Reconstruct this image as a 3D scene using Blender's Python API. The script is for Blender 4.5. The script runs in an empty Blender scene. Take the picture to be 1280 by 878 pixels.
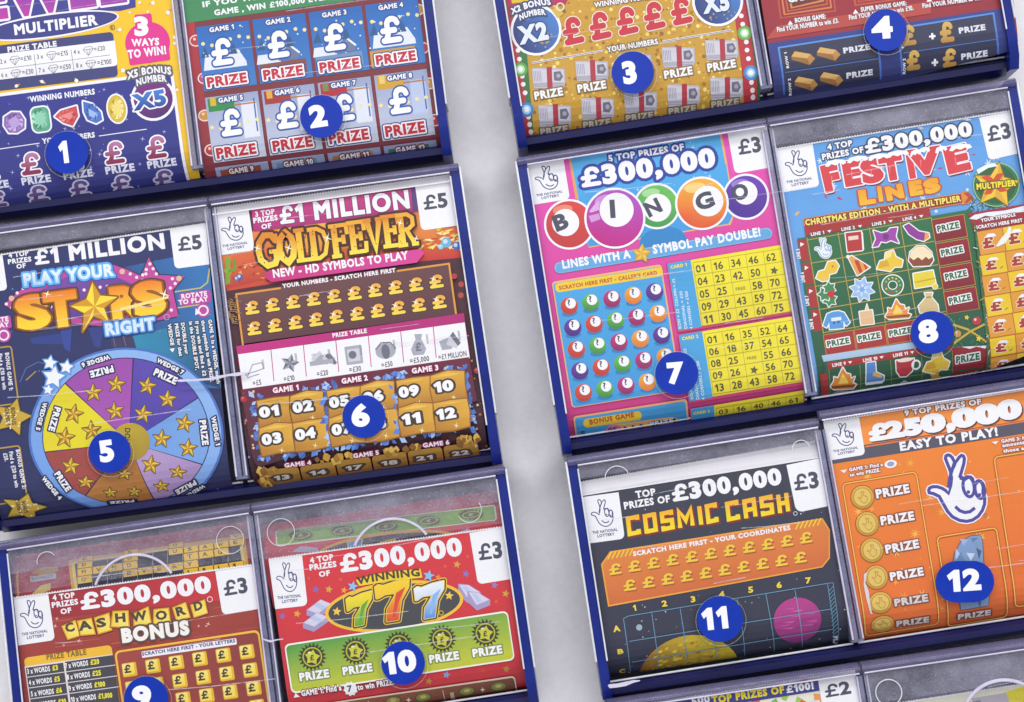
import bpy, bmesh, math, random
import numpy as np
from mathutils import Vector, Euler
from mathutils.geometry import tessellate_polygon

random.seed(7)
scene = bpy.context.scene
C = scene.collection

# ------------------------------------------------------------------ camera
F_PX, CX, CY = 2600.0, 640.0, 439.0          # focal length in pixels of a 1280 px wide picture
CAM_LOC = Vector((-0.0024, -0.8638, -0.2735))
CAM_ROT = Euler((1.6444, 0.1485, 0.0110), 'XYZ')
cam_data = bpy.data.cameras.new('camera')
cam_data.sensor_width = 36.0
cam_data.lens = 36.0 * F_PX / 1280.0
cam_data.clip_start = 0.02
cam_data.clip_end = 50.0
cam = bpy.data.objects.new('camera', cam_data)
cam.location = CAM_LOC
cam.rotation_euler = CAM_ROT
C.objects.link(cam)
scene.camera = cam

# ------------------------------------------------------------------ world, lamps, exposure
world = bpy.data.worlds.new('World')
scene.world = world
world.use_nodes = True
bg = world.node_tree.nodes['Background']
bg.inputs['Color'].default_value = (0.97, 0.97, 1.0, 1)
bg.inputs['Strength'].default_value = 0.64

def area_lamp(name, loc, aim, sx, sy, watts, col):
    d = bpy.data.lights.new(name, 'AREA')
    d.shape = 'RECTANGLE'; d.size = sx; d.size_y = sy; d.energy = watts; d.color = col
    o = bpy.data.objects.new(name, d)
    o.location = loc
    o.rotation_euler = (Vector(aim) - Vector(loc)).to_track_quat('-Z', 'Y').to_euler()
    C.objects.link(o)
    return o
area_lamp('ceiling_tube_light', (-0.25, -1.25, 1.35), (0, 0, -0.25), 1.8, 0.35, 20.0, (1.0, 0.985, 0.97))
area_lamp('added_front_fill', (0.15, -1.9, 0.55), (0, 0, -0.28), 1.3, 0.9, 9.0, (1.0, 0.99, 0.98))  # added soft fill from the front, brightening the board
area_lamp('ceiling_panel_light', (1.1, -1.5, 0.7), (0, 0, -0.25), 0.8, 0.8, 8.0, (0.97, 0.98, 1.0))
vs = scene.view_settings
vs.view_transform = 'Standard'; vs.look = 'None'; vs.exposure = 0.0; vs.gamma = 1.0; vs.use_curve_mapping = False

# ------------------------------------------------------------------ pixel of the photograph -> point on a plane of constant depth
_R = CAM_ROT.to_matrix()
def at(x, y, Y=0.0):
    d = _R @ Vector(((x - CX) / F_PX, -(y - CY) / F_PX, -1.0))
    t = (Y - CAM_LOC.y) / d.y
    return CAM_LOC + d * t
PX = 1.0 / 3007.0                            # one pixel of the photograph, in metres, on the ticket plane

def lin(h):
    if not isinstance(h, str):
        return np.array(h, float)
    h = h.lstrip('#')
    v = np.array([int(h[i:i + 2], 16) for i in (0, 2, 4)]) / 255.0
    return np.where(v <= 0.04045, v / 12.92, ((v + 0.055) / 1.055) ** 2.4)

def ink(h):
    return lin(h) * 0.94 + np.array([0.012, 0.012, 0.017])  # lifted, bluish print colours: the cover's milky haze is put into them

# ------------------------------------------------------------------ materials
def new_mat(name):
    m = bpy.data.materials.new(name)
    m.use_nodes = True
    nt = m.node_tree
    return m, nt, nt.nodes['Principled BSDF'], nt.nodes['Material Output']

def noise(nt, scale, detail=4, rough=0.6):
    tc = nt.nodes.new('ShaderNodeTexCoord')
    n = nt.nodes.new('ShaderNodeTexNoise')
    n.inputs['Scale'].default_value = scale; n.inputs['Detail'].default_value = detail; n.inputs['Roughness'].default_value = rough
    nt.links.new(tc.outputs['Object'], n.inputs['Vector'])
    return n

def ramp(nt, src, stops):
    r = nt.nodes.new('ShaderNodeValToRGB')
    e = r.color_ramp.elements
    while len(e) < len(stops): e.new(0.5)
    for el, (p, c) in zip(e, stops):
        el.position = p; el.color = (*c, 1)
    nt.links.new(src, r.inputs['Fac'])
    return r

def bump(nt, src, bs, strength, dist):
    b = nt.nodes.new('ShaderNodeBump')
    b.inputs['Strength'].default_value = strength; b.inputs['Distance'].default_value = dist
    nt.links.new(src, b.inputs['Height']); nt.links.new(b.outputs['Normal'], bs.inputs['Normal'])

def ink_material():
    m, nt, bs, out = new_mat('printed_card')
    a = nt.nodes.new('ShaderNodeAttribute'); a.attribute_name = 'col'
    n = noise(nt, 900, 3, 0.7)
    n2 = noise(nt, 60, 3, 0.6)
    mx = nt.nodes.new('ShaderNodeMath'); mx.operation = 'MULTIPLY_ADD'
    mx.inputs[1].default_value = 0.13; mx.inputs[2].default_value = 0.86
    nt.links.new(n.outputs['Fac'], mx.inputs[0])
    my = nt.nodes.new('ShaderNodeMath'); my.operation = 'MULTIPLY_ADD'
    my.inputs[1].default_value = 0.12
    nt.links.new(n2.outputs['Fac'], my.inputs[0]); nt.links.new(mx.outputs[0], my.inputs[2])
    mul = nt.nodes.new('ShaderNodeMix'); mul.data_type = 'RGBA'; mul.blend_type = 'MULTIPLY'
    mul.inputs['Factor'].default_value = 1.0
    nt.links.new(a.outputs['Color'], mul.inputs['A']); nt.links.new(my.outputs[0], mul.inputs['B'])
    nt.links.new(mul.outputs['Result'], bs.inputs['Base Color'])
    bs.inputs['Roughness'].default_value = 0.42
    bs.inputs['Specular IOR Level'].default_value = 0.35
    return m

def plastic(name, col, rough=0.3, var=0.15, scale=40, bumps=0.0, spec=0.5):
    m, nt, bs, out = new_mat(name)
    c = lin(col)
    n = noise(nt, scale, 5, 0.65)
    r = ramp(nt, n.outputs['Fac'], [(0.3, c * (1 - var)), (0.7, np.minimum(c * (1 + var), 1))])
    nt.links.new(r.outputs['Color'], bs.inputs['Base Color'])
    rr = nt.nodes.new('ShaderNodeMapRange')
    rr.inputs['To Min'].default_value = rough * 0.7; rr.inputs['To Max'].default_value = rough * 1.3
    nt.links.new(n.outputs['Fac'], rr.inputs['Value']); nt.links.new(rr.outputs['Result'], bs.inputs['Roughness'])
    bs.inputs['Specular IOR Level'].default_value = spec
    if bumps:
        nb = noise(nt, scale * 12, 3, 0.6)
        bump(nt, nb.outputs['Fac'], bs, bumps, 0.0004)
    return m

def film(name, col, lo, hi, scale, rough=0.3, speck=True):
    """clear plastic carrying dust or painted glare: part transparent, part pale surface"""
    m, nt, bs, out = new_mat(name)
    bs.inputs['Base Color'].default_value = (*lin(col), 1)
    bs.inputs['Roughness'].default_value = rough
    t = nt.nodes.new('ShaderNodeBsdfTransparent')
    mix = nt.nodes.new('ShaderNodeMixShader')
    n = noise(nt, scale, 6, 0.75)
    mr = nt.nodes.new('ShaderNodeMapRange')
    mr.inputs['From Min'].default_value = 0.35; mr.inputs['From Max'].default_value = 0.68
    mr.inputs['To Min'].default_value = lo; mr.inputs['To Max'].default_value = hi
    nt.links.new(n.outputs['Fac'], mr.inputs['Value'])
    fac = mr.outputs['Result']
    if speck:
        n2 = noise(nt, 1500, 2, 0.5)
        r = ramp(nt, n2.outputs['Fac'], [(0.60, (0, 0, 0)), (0.72, (0.35, 0.35, 0.35))])
        ad = nt.nodes.new('ShaderNodeMath'); ad.operation = 'ADD'; ad.use_clamp = True
        nt.links.new(fac, ad.inputs[0]); nt.links.new(r.outputs['Color'], ad.inputs[1])
        fac = ad.outputs[0]
    nt.links.new(fac, mix.inputs['Fac'])
    nt.links.new(t.outputs[0], mix.inputs[1]); nt.links.new(bs.outputs[0], mix.inputs[2])
    nt.links.new(mix.outputs[0], out.inputs['Surface'])
    return m

def clear_pane():
    m, nt, bs, out = new_mat('clear_acrylic')
    t = nt.nodes.new('ShaderNodeBsdfTransparent'); t.inputs['Color'].default_value = (0.985, 0.985, 0.985, 1)
    nt.links.new(t.outputs[0], out.inputs['Surface'])
    nt.nodes.remove(bs)
    return m

M_INK = ink_material()
M_PANE = clear_pane()
M_BLUE = plastic('blue_plastic', '#14267e', 0.3, 0.2, 60, 0.15, 0.3)
M_BLUE_SHADED = plastic('shaded_blue_plastic', '#14164e', 0.3, 0.2, 45, 0.15)  # darker copy of the blue plastic: the ledge's shade is in its colour
M_BACK = plastic('grey_backing', '#56586e', 0.5, 0.18, 70, 0.2)
M_RIM = film('clear_rim', '#6a668e', 0.35, 0.7, 60, 0.22)
M_HEAD = film('dust_glare_clear', '#b8b6cc', 0.08, 0.32, 34, 0.35)
M_HEAD2 = film('faint_dust_glare_clear', '#b8b6cc', 0.02, 0.16, 40, 0.35)
M_STREAK = film('glare_streak_film', '#dcdce8', 0.05, 0.6, 260, 0.3, False)  # patchy pale film for painted glare streaks
M_BEAD = plastic('polished_edge_and_highlight', '#cfcae0', 0.14, 0.12, 150, 0.0, 0.7)
M_DIV = film('clear_divider', '#8d90b2', 0.5, 0.8, 90, 0.2)
M_CLIP = plastic('clear_clip', '#d9dbe4', 0.25, 0.12, 200)
M_DARK = plastic('dark_gap', '#14143a', 0.4, 0.2, 60)
M_STICK = plastic('blue_sticker', '#0430a4', 0.38, 0.10, 120, 0.0, 0.22)
M_WALL = plastic('painted_board', '#f0eef0', 0.6, 0.04, 240, 0.35, 0.3)

def set_props(o, label=None, cat=None, group=None, kind=None):
    if label: o['label'] = label
    if cat: o['category'] = cat
    if group: o['group'] = group
    if kind: o['kind'] = kind
    return o

def link(name, me, mat, parent=None, loc=None):
    o = bpy.data.objects.new(name, me)
    if mat and not me.materials: me.materials.append(mat)
    C.objects.link(o)
    if parent: o.parent = parent
    if loc is not None: o.location = loc
    return o

# ------------------------------------------------------------------ lettering: outlines of Blender's own font
_font = bpy.data.curves.new('lettering_source', 'FONT')
_fobj = bpy.data.objects.new('lettering_source', _font)
C.objects.link(_fobj)
_G, _CAP = {}, [0.7]

def _inside(p, L):
    c = False
    for a, b in zip(L, np.roll(L, -1, 0)):
        if (a[1] > p[1]) != (b[1] > p[1]) and p[0] < a[0] + (p[1] - a[1]) / (b[1] - a[1]) * (b[0] - a[0]): c = not c
    return c

def _raw(body, w, res):
    """the outlines of a piece of text, made bolder by w"""
    _font.body = body
    dg = bpy.context.evaluated_depsgraph_get(); dg.update()
    cu = _fobj.evaluated_get(dg).to_curve(dg)
    out = []
    for s in cu.splines:
        P = s.bezier_points; pts = []
        for i in range(len(P)):
            p0, p3 = np.array(P[i].co[:2]), np.array(P[(i + 1) % len(P)].co[:2])
            p1, p2 = np.array(P[i].handle_right[:2]), np.array(P[(i + 1) % len(P)].handle_left[:2])
            d = p3 - p0; L = np.hypot(*d) + 1e-9
            flat = max(abs(d[0] * (q[1] - p0[1]) - d[1] * (q[0] - p0[0])) / L for q in (p1, p2)) < 0.004
            n = 1 if flat else max(2, res)
            for k in range(n):
                t = k / n
                pts.append((1 - t) ** 3 * p0 + 3 * t * (1 - t) ** 2 * p1 + 3 * t * t * (1 - t) * p2 + t ** 3 * p3)
        q = [pts[0]]
        for p in pts[1:]:
            if np.hypot(*(p - q[-1])) > 0.002: q.append(p)
        if np.hypot(*(q[0] - q[-1])) < 0.002: q.pop()
        if len(q) > 2: out.append(np.array(q))
    _fobj.evaluated_get(dg).to_curve_clear()
    res_ = []
    for i, l in enumerate(out):
        depth = sum(_inside(l[0], m) for j, m in enumerate(out) if j != i)
        if (area2(l) > 0) != (depth % 2 == 0): l = l[::-1]
        res_.append(bolder(l, w) if w else l)
    return res_

def bolder(P, d):
    e = np.roll(P, -1, 0) - P; e /= np.hypot(e[:, 0], e[:, 1])[:, None] + 1e-12
    n = np.stack([e[:, 1], -e[:, 0]], 1)
    m = n + np.roll(n, 1, 0)
    m /= np.maximum(np.sum(m * n, 1), .35)[:, None]
    return P + m * d

def area2(p):
    x, y = p[:, 0], p[:, 1]
    return 0.5 * float(np.dot(x, np.roll(y, -1)) - np.dot(y, np.roll(x, -1)))

def rdp(p, eps):
    if len(p) < 6: return p
    k = len(p) // 2
    def rec(q):
        if len(q) < 3: return [q[0]]
        a, b = q[0], q[-1]; ab = b - a; L = np.hypot(*ab) + 1e-12
        dist = np.abs(ab[0] * (q[:, 1] - a[1]) - ab[1] * (q[:, 0] - a[0])) / L
        i = int(dist.argmax())
        return rec(q[:i + 1]) + rec(q[i:]) if dist[i] > eps else [a]
    r = np.array(rec(p[:k + 1]) + rec(np.vstack([p[k:], p[:1]])))
    return r if len(r) > 2 else p

def grow(loops, d, cells=46):
    """outline at distance d outside (d > 0) a set of closed loops, by a distance field and marching squares"""
    allp = np.vstack(loops)
    lo, hi = allp.min(0) - d * 1.4 - 1e-4, allp.max(0) + d * 1.4 + 1e-4
    h = max(hi - lo) / cells
    nx, ny = int((hi[0] - lo[0]) / h) + 3, int((hi[1] - lo[1]) / h) + 3
    X, Y = np.meshgrid(lo[0] - h * 0.5 + np.arange(nx) * h, lo[1] - h * 0.5 + np.arange(ny) * h)
    P = np.stack([X.ravel(), Y.ravel()], 1)
    dist = np.full(len(P), 1e9); wind = np.zeros(len(P), bool)
    for L in loops:
        A, B = L, np.roll(L, -1, 0)
        for a, b in zip(A, B):
            ab = b - a; l2 = ab @ ab + 1e-18
            t = np.clip(((P - a) @ ab) / l2, 0, 1)
            q = P - a - t[:, None] * ab
            dist = np.minimum(dist, np.einsum('ij,ij->i', q, q))
            c = (a[1] > P[:, 1]) != (b[1] > P[:, 1])
            if c.any():
                xi = a[0] + (P[:, 1] - a[1]) / (b[1] - a[1] if b[1] != a[1] else 1e-18) * ab[0]
                wind ^= c & (P[:, 0] < xi)
    S = (np.sqrt(dist) * np.where(wind, -1, 1) - d).reshape(ny, nx)
    S[np.abs(S) < 1e-9] = 1e-9
    segs = {}
    def pt(e):
        (i, j), (k, l) = e
        s0, s1 = S[j, i], S[l, k]; t = s0 / (s0 - s1)
        return np.array([X[j, i] + t * (X[l, k] - X[j, i]), Y[j, i] + t * (Y[l, k] - Y[j, i])])
    for j in range(ny - 1):
        row = (S[j:j + 2] < 0)
        act = np.nonzero(row[0, :-1] ^ row[0, 1:] | row[1, :-1] ^ row[1, 1:] | row[0, :-1] ^ row[1, :-1])[0]
        for i in act:
            c = [(i, j), (i + 1, j), (i + 1, j + 1), (i, j + 1)]
            ins = [S[y, x] < 0 for x, y in c]
            ent, ext = [], []
            for q in range(4):
                a, b = c[q], c[(q + 1) % 4]
                if ins[q] and not ins[(q + 1) % 4]: ext.append((min(a, b), max(a, b)))
                if not ins[q] and ins[(q + 1) % 4]: ent.append((min(a, b), max(a, b)))
            if len(ent) == 1: segs[ext[0]] = ent[0]
            elif len(ent) == 2:
                segs[ext[0]] = ent[1]; segs[ext[1]] = ent[0]
                # keep each outgoing edge with the entry that is not its neighbour's
    out, seen = [], set()
    for s in list(segs):
        if s in seen: continue
        loop, v = [], s
        while v in segs and v not in seen:
            seen.add(v); loop.append(pt(v)); v = segs[v]
        if len(loop) > 3:
            q = np.array(loop)
            if abs(area2(q)) > h * h * 4: out.append(rdp(q, h * 0.12))
    if out:
        big = max(out, key=lambda q: abs(area2(q)))
        if area2(big) < 0: out = [q[::-1] for q in out]
    return out

def fill(loops):
    """loops (outer counter-clockwise, holes clockwise) -> vertices, triangles"""
    outer = [l for l in loops if area2(l) > 0]
    holes = [l for l in loops if area2(l) <= 0]
    V, T = [], []
    for o in outer:
        mine = []
        for hl in holes:
            p = hl[0]; c = False
            for a, b in zip(o, np.roll(o, -1, 0)):
                if (a[1] > p[1]) != (b[1] > p[1]) and p[0] < a[0] + (p[1] - a[1]) / (b[1] - a[1]) * (b[0] - a[0]): c = not c
            if c: mine.append(hl)
        grp = [o] + mine
        base = sum(len(v) for v in V)
        sc = 500.0 / max(np.ptp(o[:, 0]), np.ptp(o[:, 1]), 1e-9); ox, oy = o[0]
        flat = np.vstack(grp); want = area2(o) + sum(area2(q) for q in mine); best = None
        for ang in (0.4, 1.1, 1.9, 2.6, 0.05):                      # turned until the triangles cover the outline's area
            ca, sa = math.cos(ang) * sc, math.sin(ang) * sc
            tri = tessellate_polygon([[Vector(((x - ox) * ca - (y - oy) * sa, (x - ox) * sa + (y - oy) * ca, 0)) for x, y in g] for g in grp])
            got = sum(abs((flat[j][0] - flat[i][0]) * (flat[k][1] - flat[i][1]) - (flat[j][1] - flat[i][1]) * (flat[k][0] - flat[i][0])) / 2 for i, j, k in tri)
            err = abs(got - want) / (abs(want) + 1e-12)
            if best is None or err < best[0]: best = (err, tri)
            if err < 0.01: break
        tri = best[1]
        V += grp
        T += [tuple(base + i for i in t) for t in tri]
    return (np.vstack(V) if V else np.zeros((0, 2))), T

def glyph(ch, w, grow_d, res):
    key = (ch, round(w, 3), round(grow_d, 2), res)
    if key not in _G:
        w0 = min(w, 0.045)
        lp = [] if ch == ' ' else (_one(w0) if ch == '1' else (_pound(w0) if ch == '£' else _raw(ch, w0, res)))
        d = round(grow_d, 2) + w - w0
        if lp and d > 0.004: lp = grow(lp, d, 46 if grow_d else 64)
        _G[key] = fill(lp) if lp else (np.zeros((0, 2)), [])
    return _G[key]

def _one(w):
    k, c = 0.105 + 1.7 * w, _CAP[0]
    x1 = 0.33 + w
    return [np.array([(x1 - k, -w), (x1, -w), (x1, c + w), (x1 - k * .78, c + w), (x1 - k - .17, c * .80), (x1 - k - .11, c * .80 - k * .85 - .01), (x1 - k, c * .80 - k * .35)])]

def _pound(w):
    c = _CAP[0]; k = 0.030 + .80 * w; y1 = c - 0.03
    A = [(.60, y1 - .13), (.565, y1 - .05), (.49, y1 - .005), (.40, y1), (.32, y1 - .035), (.275, y1 - .11), (.27, y1 - .2), (.275, c * .5), (.275, c * .32), (.25, .15), (.19, .04)]
    out = []
    for q in (A, [(.12, .035), (.62, .035)], [(.12, c * .47), (.50, c * .47)]):
        r = ribbon(q, 0.004); out.append(r if area2(r) > 0 else r[::-1])
    return grow(out, k, 84)

_ADV = {'1': 0.40, '£': 0.66}
def advance(ch):
    if ch not in _ADV:
        a = np.vstack(_raw('H' + ch + 'H', 0, 1))[:, 0].max()
        _ADV[ch] = a - _ADV.setdefault('_HH', np.vstack(_raw('HH', 0, 1))[:, 0].max()) 
    return _ADV[ch]
_h = np.vstack(_raw('H', 0, 1)); _CAP[0] = float(_h[:, 1].max()); _HL = float(_h[:, 0].min())

TH = math.radians(8.6)
EX = np.array([math.cos(TH), -math.sin(TH)])          # along a ticket's top edge, in picture pixels
EY = np.array([math.sin(TH), math.cos(TH)])           # down a ticket's side

def circle_pts(cx, cy, rx, ry=None, n=28, ang=TH):
    ry = ry or rx
    t = np.arange(n) * 2 * math.pi / n
    c, s = math.cos(ang), -math.sin(ang)
    x, y = rx * np.cos(t), ry * np.sin(t)
    return np.stack([cx + x * c - y * s, cy + x * s + y * c], 1)

def star_pts(cx, cy, r, n=5, inner=0.42, rot=0.0):
    t = np.arange(2 * n) * math.pi / n + rot - math.pi / 2
    rr = np.where(np.arange(2 * n) % 2 == 0, r, r * inner)
    return np.stack([cx + rr * np.cos(t), cy + rr * np.sin(t)], 1)

def ribbon(pts, w):
    p = np.array(pts, float)
    d = np.diff(p, axis=0); d /= (np.hypot(d[:, 0], d[:, 1])[:, None] + 1e-9)
    n = np.stack([-d[:, 1], d[:, 0]], 1)
    nn = np.vstack([n[:1], n[:-1] + n[1:], n[-1:]])
    L = np.hypot(nn[:, 0], nn[:, 1])[:, None]; nn = nn / (L + 1e-9)
    k = np.ones(len(p)); k[1:-1] = 1 / np.maximum(np.sum(nn[1:-1] * n[:-1], 1), 0.5)
    off = nn * (w / 2) * k[:, None]
    return np.vstack([p + off, (p - off)[::-1]])

def rounded(x0, y0, x1, y1, h, r=0, corners=(1, 1, 1, 1), n=5):
    """rectangle whose top edge runs from (x0, y0) to (x1, y1) and which is h deep; r rounds its corners (tl, tr, br, bl)"""
    a, b = np.array([x0, y0], float), np.array([x1, y1], float)
    L = np.hypot(*(b - a)); ex = (b - a) / L; ey = np.array([-ex[1], ex[0]])
    pts = []
    for (cx, cy, a0), on in zip(((r, r, 180), (L - r, r, 270), (L - r, h - r, 0), (r, h - r, 90)), corners):
        if on and r > 0:
            for k in range(n + 1):
                t = math.radians(a0 + 90 * k / n)
                pts.append((cx + r * math.cos(t), cy + r * math.sin(t)))
        else:
            pts.append({180: (0, 0), 270: (L, 0), 0: (L, h), 90: (0, h)}[a0])
    return np.array([a + ex * u + ey * v for u, v in pts])

# ------------------------------------------------------------------ a printed ticket
Y_T = 0.0030
LAYER = 0.000020
BEND_R = 0.0165

class Sheet:
    """one ticket: a sheet at depth Y_T whose lower end bends away, and what is printed on it. Positions are read off the photograph through
    a magnifier: mag(ox, oy, s) sets the magnified window that the following coordinates belong to."""
    def __init__(self, name, label, cat, group, corners, col, grad=None, z_end=None, Y=Y_T, bend_top=None, kind=None):
        self.name, self.label, self.cat, self.group, self.kind = name, label, cat, group, kind
        self.corners = [np.array(c, float) for c in corners]      # tl, tr, br, bl in picture pixels
        self.z_end, self.Y, self.bend_top = z_end, Y, bend_top
        self.o, self.s = np.zeros(2), 1.0
        self.boxes = []
        self.parts = {}
        self.order = []
        self.cur = self._part('sheet', None)
        self.root_part = self.cur
        self.poly([tuple(c) for c in self.corners], col, grad)
    def _part(self, name, parent, label=None):
        k = {'name': name, 'parent': parent, 'prims': [], 'label': label}
        self.order.append(k)
        return k
    def part(self, name, label=None, under=None):
        self.cur = self._part(name, under or self.root_part, label)
        return self.cur
    def mag(self, ox, oy, s):
        self.o, self.s = np.array([ox, oy], float), float(s)
        return self
    def px(self, pts):
        return self.o + np.asarray(pts, float).reshape(-1, 2) / self.s
    def add(self, V, T, col, grad=None, level=None, up=1.0, note=True):
        if len(T) == 0: return 0
        lo, hi = V.min(0), V.max(0)
        if level is None:
            level = 0
            for (l, h, lv) in self.boxes:
                if l[0] < hi[0] and h[0] > lo[0] and l[1] < hi[1] and h[1] > lo[1] and lv >= level: level = lv + up
        if note: self.boxes.append((lo, hi, level))
        c = np.tile(ink(col), (len(V), 1))
        if grad is not None:                       # (colour, from point, to point): a printed linear blend
            c2, p, q = grad
            p, q = self.px(p)[0], self.px(q)[0]
            t = np.clip(((V - p) @ (q - p)) / ((q - p) @ (q - p)), 0, 1)[:, None]
            c = c * (1 - t) + ink(c2) * t
        self.cur['prims'].append((V, T, c, level))
        return level
    def poly(self, pts, col, grad=None, out=None):
        P = self.px(pts)
        if area2(P) < 0: P = P[::-1]
        for oc, od in (out or []):
            V, T = fill(grow([P], od / self.s)); self.add(V, T, oc)
        V, T = fill([P])
        self.add(V, T, col, grad)
    def ring(self, outer, inner, col):
        A, B = self.px(outer), self.px(inner)
        if area2(A) < 0: A = A[::-1]
        if area2(B) > 0: B = B[::-1]
        V, T = fill([A, B]); self.add(V, T, col)
    def bar(self, x0, y0, x1, y1, h, col, r=0, grad=None, out=None, corners=(1, 1, 1, 1)):
        self.poly(rounded(x0, y0, x1, y1, h, r, corners), col, grad, out)
    def frame(self, x0, y0, x1, y1, h, th, col, r=0):
        a = rounded(x0, y0, x1, y1, h, r)
        d = np.array([x1 - x0, y1 - y0], float); d /= np.hypot(*d); n = np.array([-d[1], d[0]])
        p0 = np.array([x0, y0]) + d * th + n * th; p1 = np.array([x1, y1]) - d * th + n * th
        self.ring(a, rounded(*p0, *p1, h - 2 * th, max(r - th, 0)), col)
    def circ(self, cx, cy, r, col, ry=None, out=None, grad=None, n=28):
        for oc, od in (out or []): self.poly(circle_pts(cx, cy, r + od, (ry or r) + od, n), oc)
        self.poly(circle_pts(cx, cy, r, ry, n), col, grad)
    def hoop(self, cx, cy, r, th, col, ry=None, n=32):
        self.ring(circle_pts(cx, cy, r, ry, n), circle_pts(cx, cy, r - th, (ry or r) - th, n), col)
    def star(self, cx, cy, r, col, rot=0.0, inner=0.45, out=None, shade=None, n=5):
        for oc, od in (out or []): self.poly(star_pts(cx, cy, r + od * 1.6, n, inner + 0.04, rot), oc)
        P = star_pts(cx, cy, r, n, inner, rot)
        self.poly(P, col)
        if shade:                                  # printed facets
            for k in range(n):
                self.poly([(cx, cy), P[2 * k], P[(2 * k + 1) % (2 * n)]], shade)
    def line(self, pts, w, col):
        self.poly(ribbon(pts, w), col)
    def txt(self, s, x0, y0, x1, y1, h, col, w=0.036, out=None, grad=None, track=0.0, fit=True, skew=0.0, bend=0.0, res=None):
        """s with its baseline from (x0, y0) to (x1, y1) and capitals h high; out = [(colour, width)] outlines, widest first"""
        a, b = np.array([x0, y0], float), np.array([x1, y1], float)
        L = np.hypot(*(b - a)); ex = (b - a) / L; ey = np.array([ex[1], -ex[0]])
        adv = [advance(c) + track + 1.5 * w for c in s]
        tot = sum(adv) - track - 1.5 * w
        sy = h / (_CAP[0] + 2 * w)
        sx = L / tot if fit else sy
        if res is None: res = 2 if h / self.s < 12 else 4
        def run(gd, colr, g):
            x = 0.0; VV, TT = [[], []], [[], []]
            nb = [0, 0]
            for k, (c, ad) in enumerate(zip(s, adv)):
                V, T = glyph(c, w, gd, res)
                if len(T):
                    q = V.copy(); q[:, 0] = (q[:, 0] - _HL + x) * sx; q[:, 1] = (q[:, 1] + w) * sy
                    q[:, 0] += skew * q[:, 1]
                    if bend:                       # the line of text bows by `bend` at its middle
                        u = q[:, 0] / L * 2 - 1
                        q[:, 1] += bend * (1 - u * u)
                    P = a + q[:, :1] * ex + q[:, 1:] * ey
                    P = self.px(P); e = k % 2
                    VV[e].append(P); TT[e] += [tuple(nb[e] + i for i in t) for t in T]; nb[e] += len(P)
                x += ad
            allP = np.vstack([p for v in VV for p in v]) if any(VV) else None
            if allP is None: return
            lo, hi = allP.min(0), allP.max(0); level = 0
            for (l, hh, lv) in self.boxes:
                if l[0] < hi[0] and hh[0] > lo[0] and l[1] < hi[1] and hh[1] > lo[1] and lv >= level: level = lv + 1.0
            for e in (0, 1):
                if VV[e]: self.add(np.vstack(VV[e]), TT[e], colr, g, level=level + 0.45 * e)
        for oc, od in (out or []): run(max(od * 0.62 / sy, 0.01), oc, None)
        run(0.0, col, grad)
    def arc_txt(self, s, cx, cy, r, a0, a1, h, col, w=0.036, out=None, flip=False):
        """letters along an arc: angles in degrees, clockwise from 12 o'clock"""
        adv = [advance(c) for c in s]; tot = sum(adv); u = 0
        for c, ad in zip(s, adv):
            t = math.radians(a0 + (a1 - a0) * (u + ad / 2) / tot)
            dr = 1 if not flip else -1
            p = np.array([cx + r * math.sin(t), cy - r * math.cos(t)])
            tg = np.array([math.cos(t), math.sin(t)]) * dr
            half = abs(math.radians(a1 - a0)) * r * ad / tot / 2
            if c != ' ':
                q0, q1 = p - tg * half, p + tg * half
                self.txt(c, *q0, *q1, h, col, w, out)
            u += ad
    def teeth(self):
        self.part('perforated_edge'); self.mag(0, 0, 1.0)
        a, b = self.corners[0], self.corners[1]
        L = np.hypot(*(b - a)); ex = (b - a) / L; ey = np.array([-ex[1], ex[0]])
        n = int(L / 3.4); pts = []
        for i in range(n):
            for f, q in ((0.1, 0), (0.3, -1.1), (0.65, -1.1), (0.85, 0)): pts.append(a + ex * L * (i + f) / n + ey * (q + .15 * math.sin(i * 2.3)))
        pts += [b + ey * 1.3, a + ey * 1.3]
        self.poly(pts, '#f0eef4')
    def build(self):
        TLw = [at(c[0], c[1], self.Y) for c in self.corners]
        zb0 = None if self.z_end is None else self.z_end + BEND_R * 0.94
        zt0 = None if self.bend_top is None else self.bend_top - 0.0125 * 0.94
        org = sum(TLw, Vector()) / 4; org = Vector((org.x, self.Y, org.z))
        ctr = org
        kz, ky, kn = [], [], []                    # knots of the faceted bend, rising z
        if zb0 is not None:
            for dg in (70, 60, 50, 40, 30, 20, 10, 0):
                a = math.radians(dg); kz.append(zb0 - BEND_R * math.sin(a)); ky.append(BEND_R * (1 - math.cos(a))); kn.append(-a)
        if zt0 is not None:
            for dg in (0, 15, 30, 45, 60, 70):
                a = math.radians(dg); kz.append(zt0 + 0.0125 * math.sin(a)); ky.append(0.0125 * (1 - math.cos(a))); kn.append(a)
        made = {}
        for k in self.order:
            if not k['prims']: continue
            bm = bmesh.new()
            lay = bm.verts.layers.float_color.new('col')
            ly2 = bm.verts.layers.float.new('lvl')
            for V, T, c, lv in k['prims']:
                vs_ = []
                for (x, y), cc in zip(V, c):
                    p = at(x, y, self.Y)
                    v = bm.verts.new((p.x, 0, p.z)); v[lay] = (*cc, 1.0); v[ly2] = lv; vs_.append(v)
                for t in T:
                    try: f = bm.faces.new([vs_[i] for i in t])
                    except ValueError: continue
            def cut(co, no, clear=True):
                bmesh.ops.bisect_plane(bm, geom=bm.verts[:] + bm.edges[:] + bm.faces[:], dist=1e-7, plane_co=co, plane_no=no, clear_outer=clear, clear_inner=False)
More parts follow.
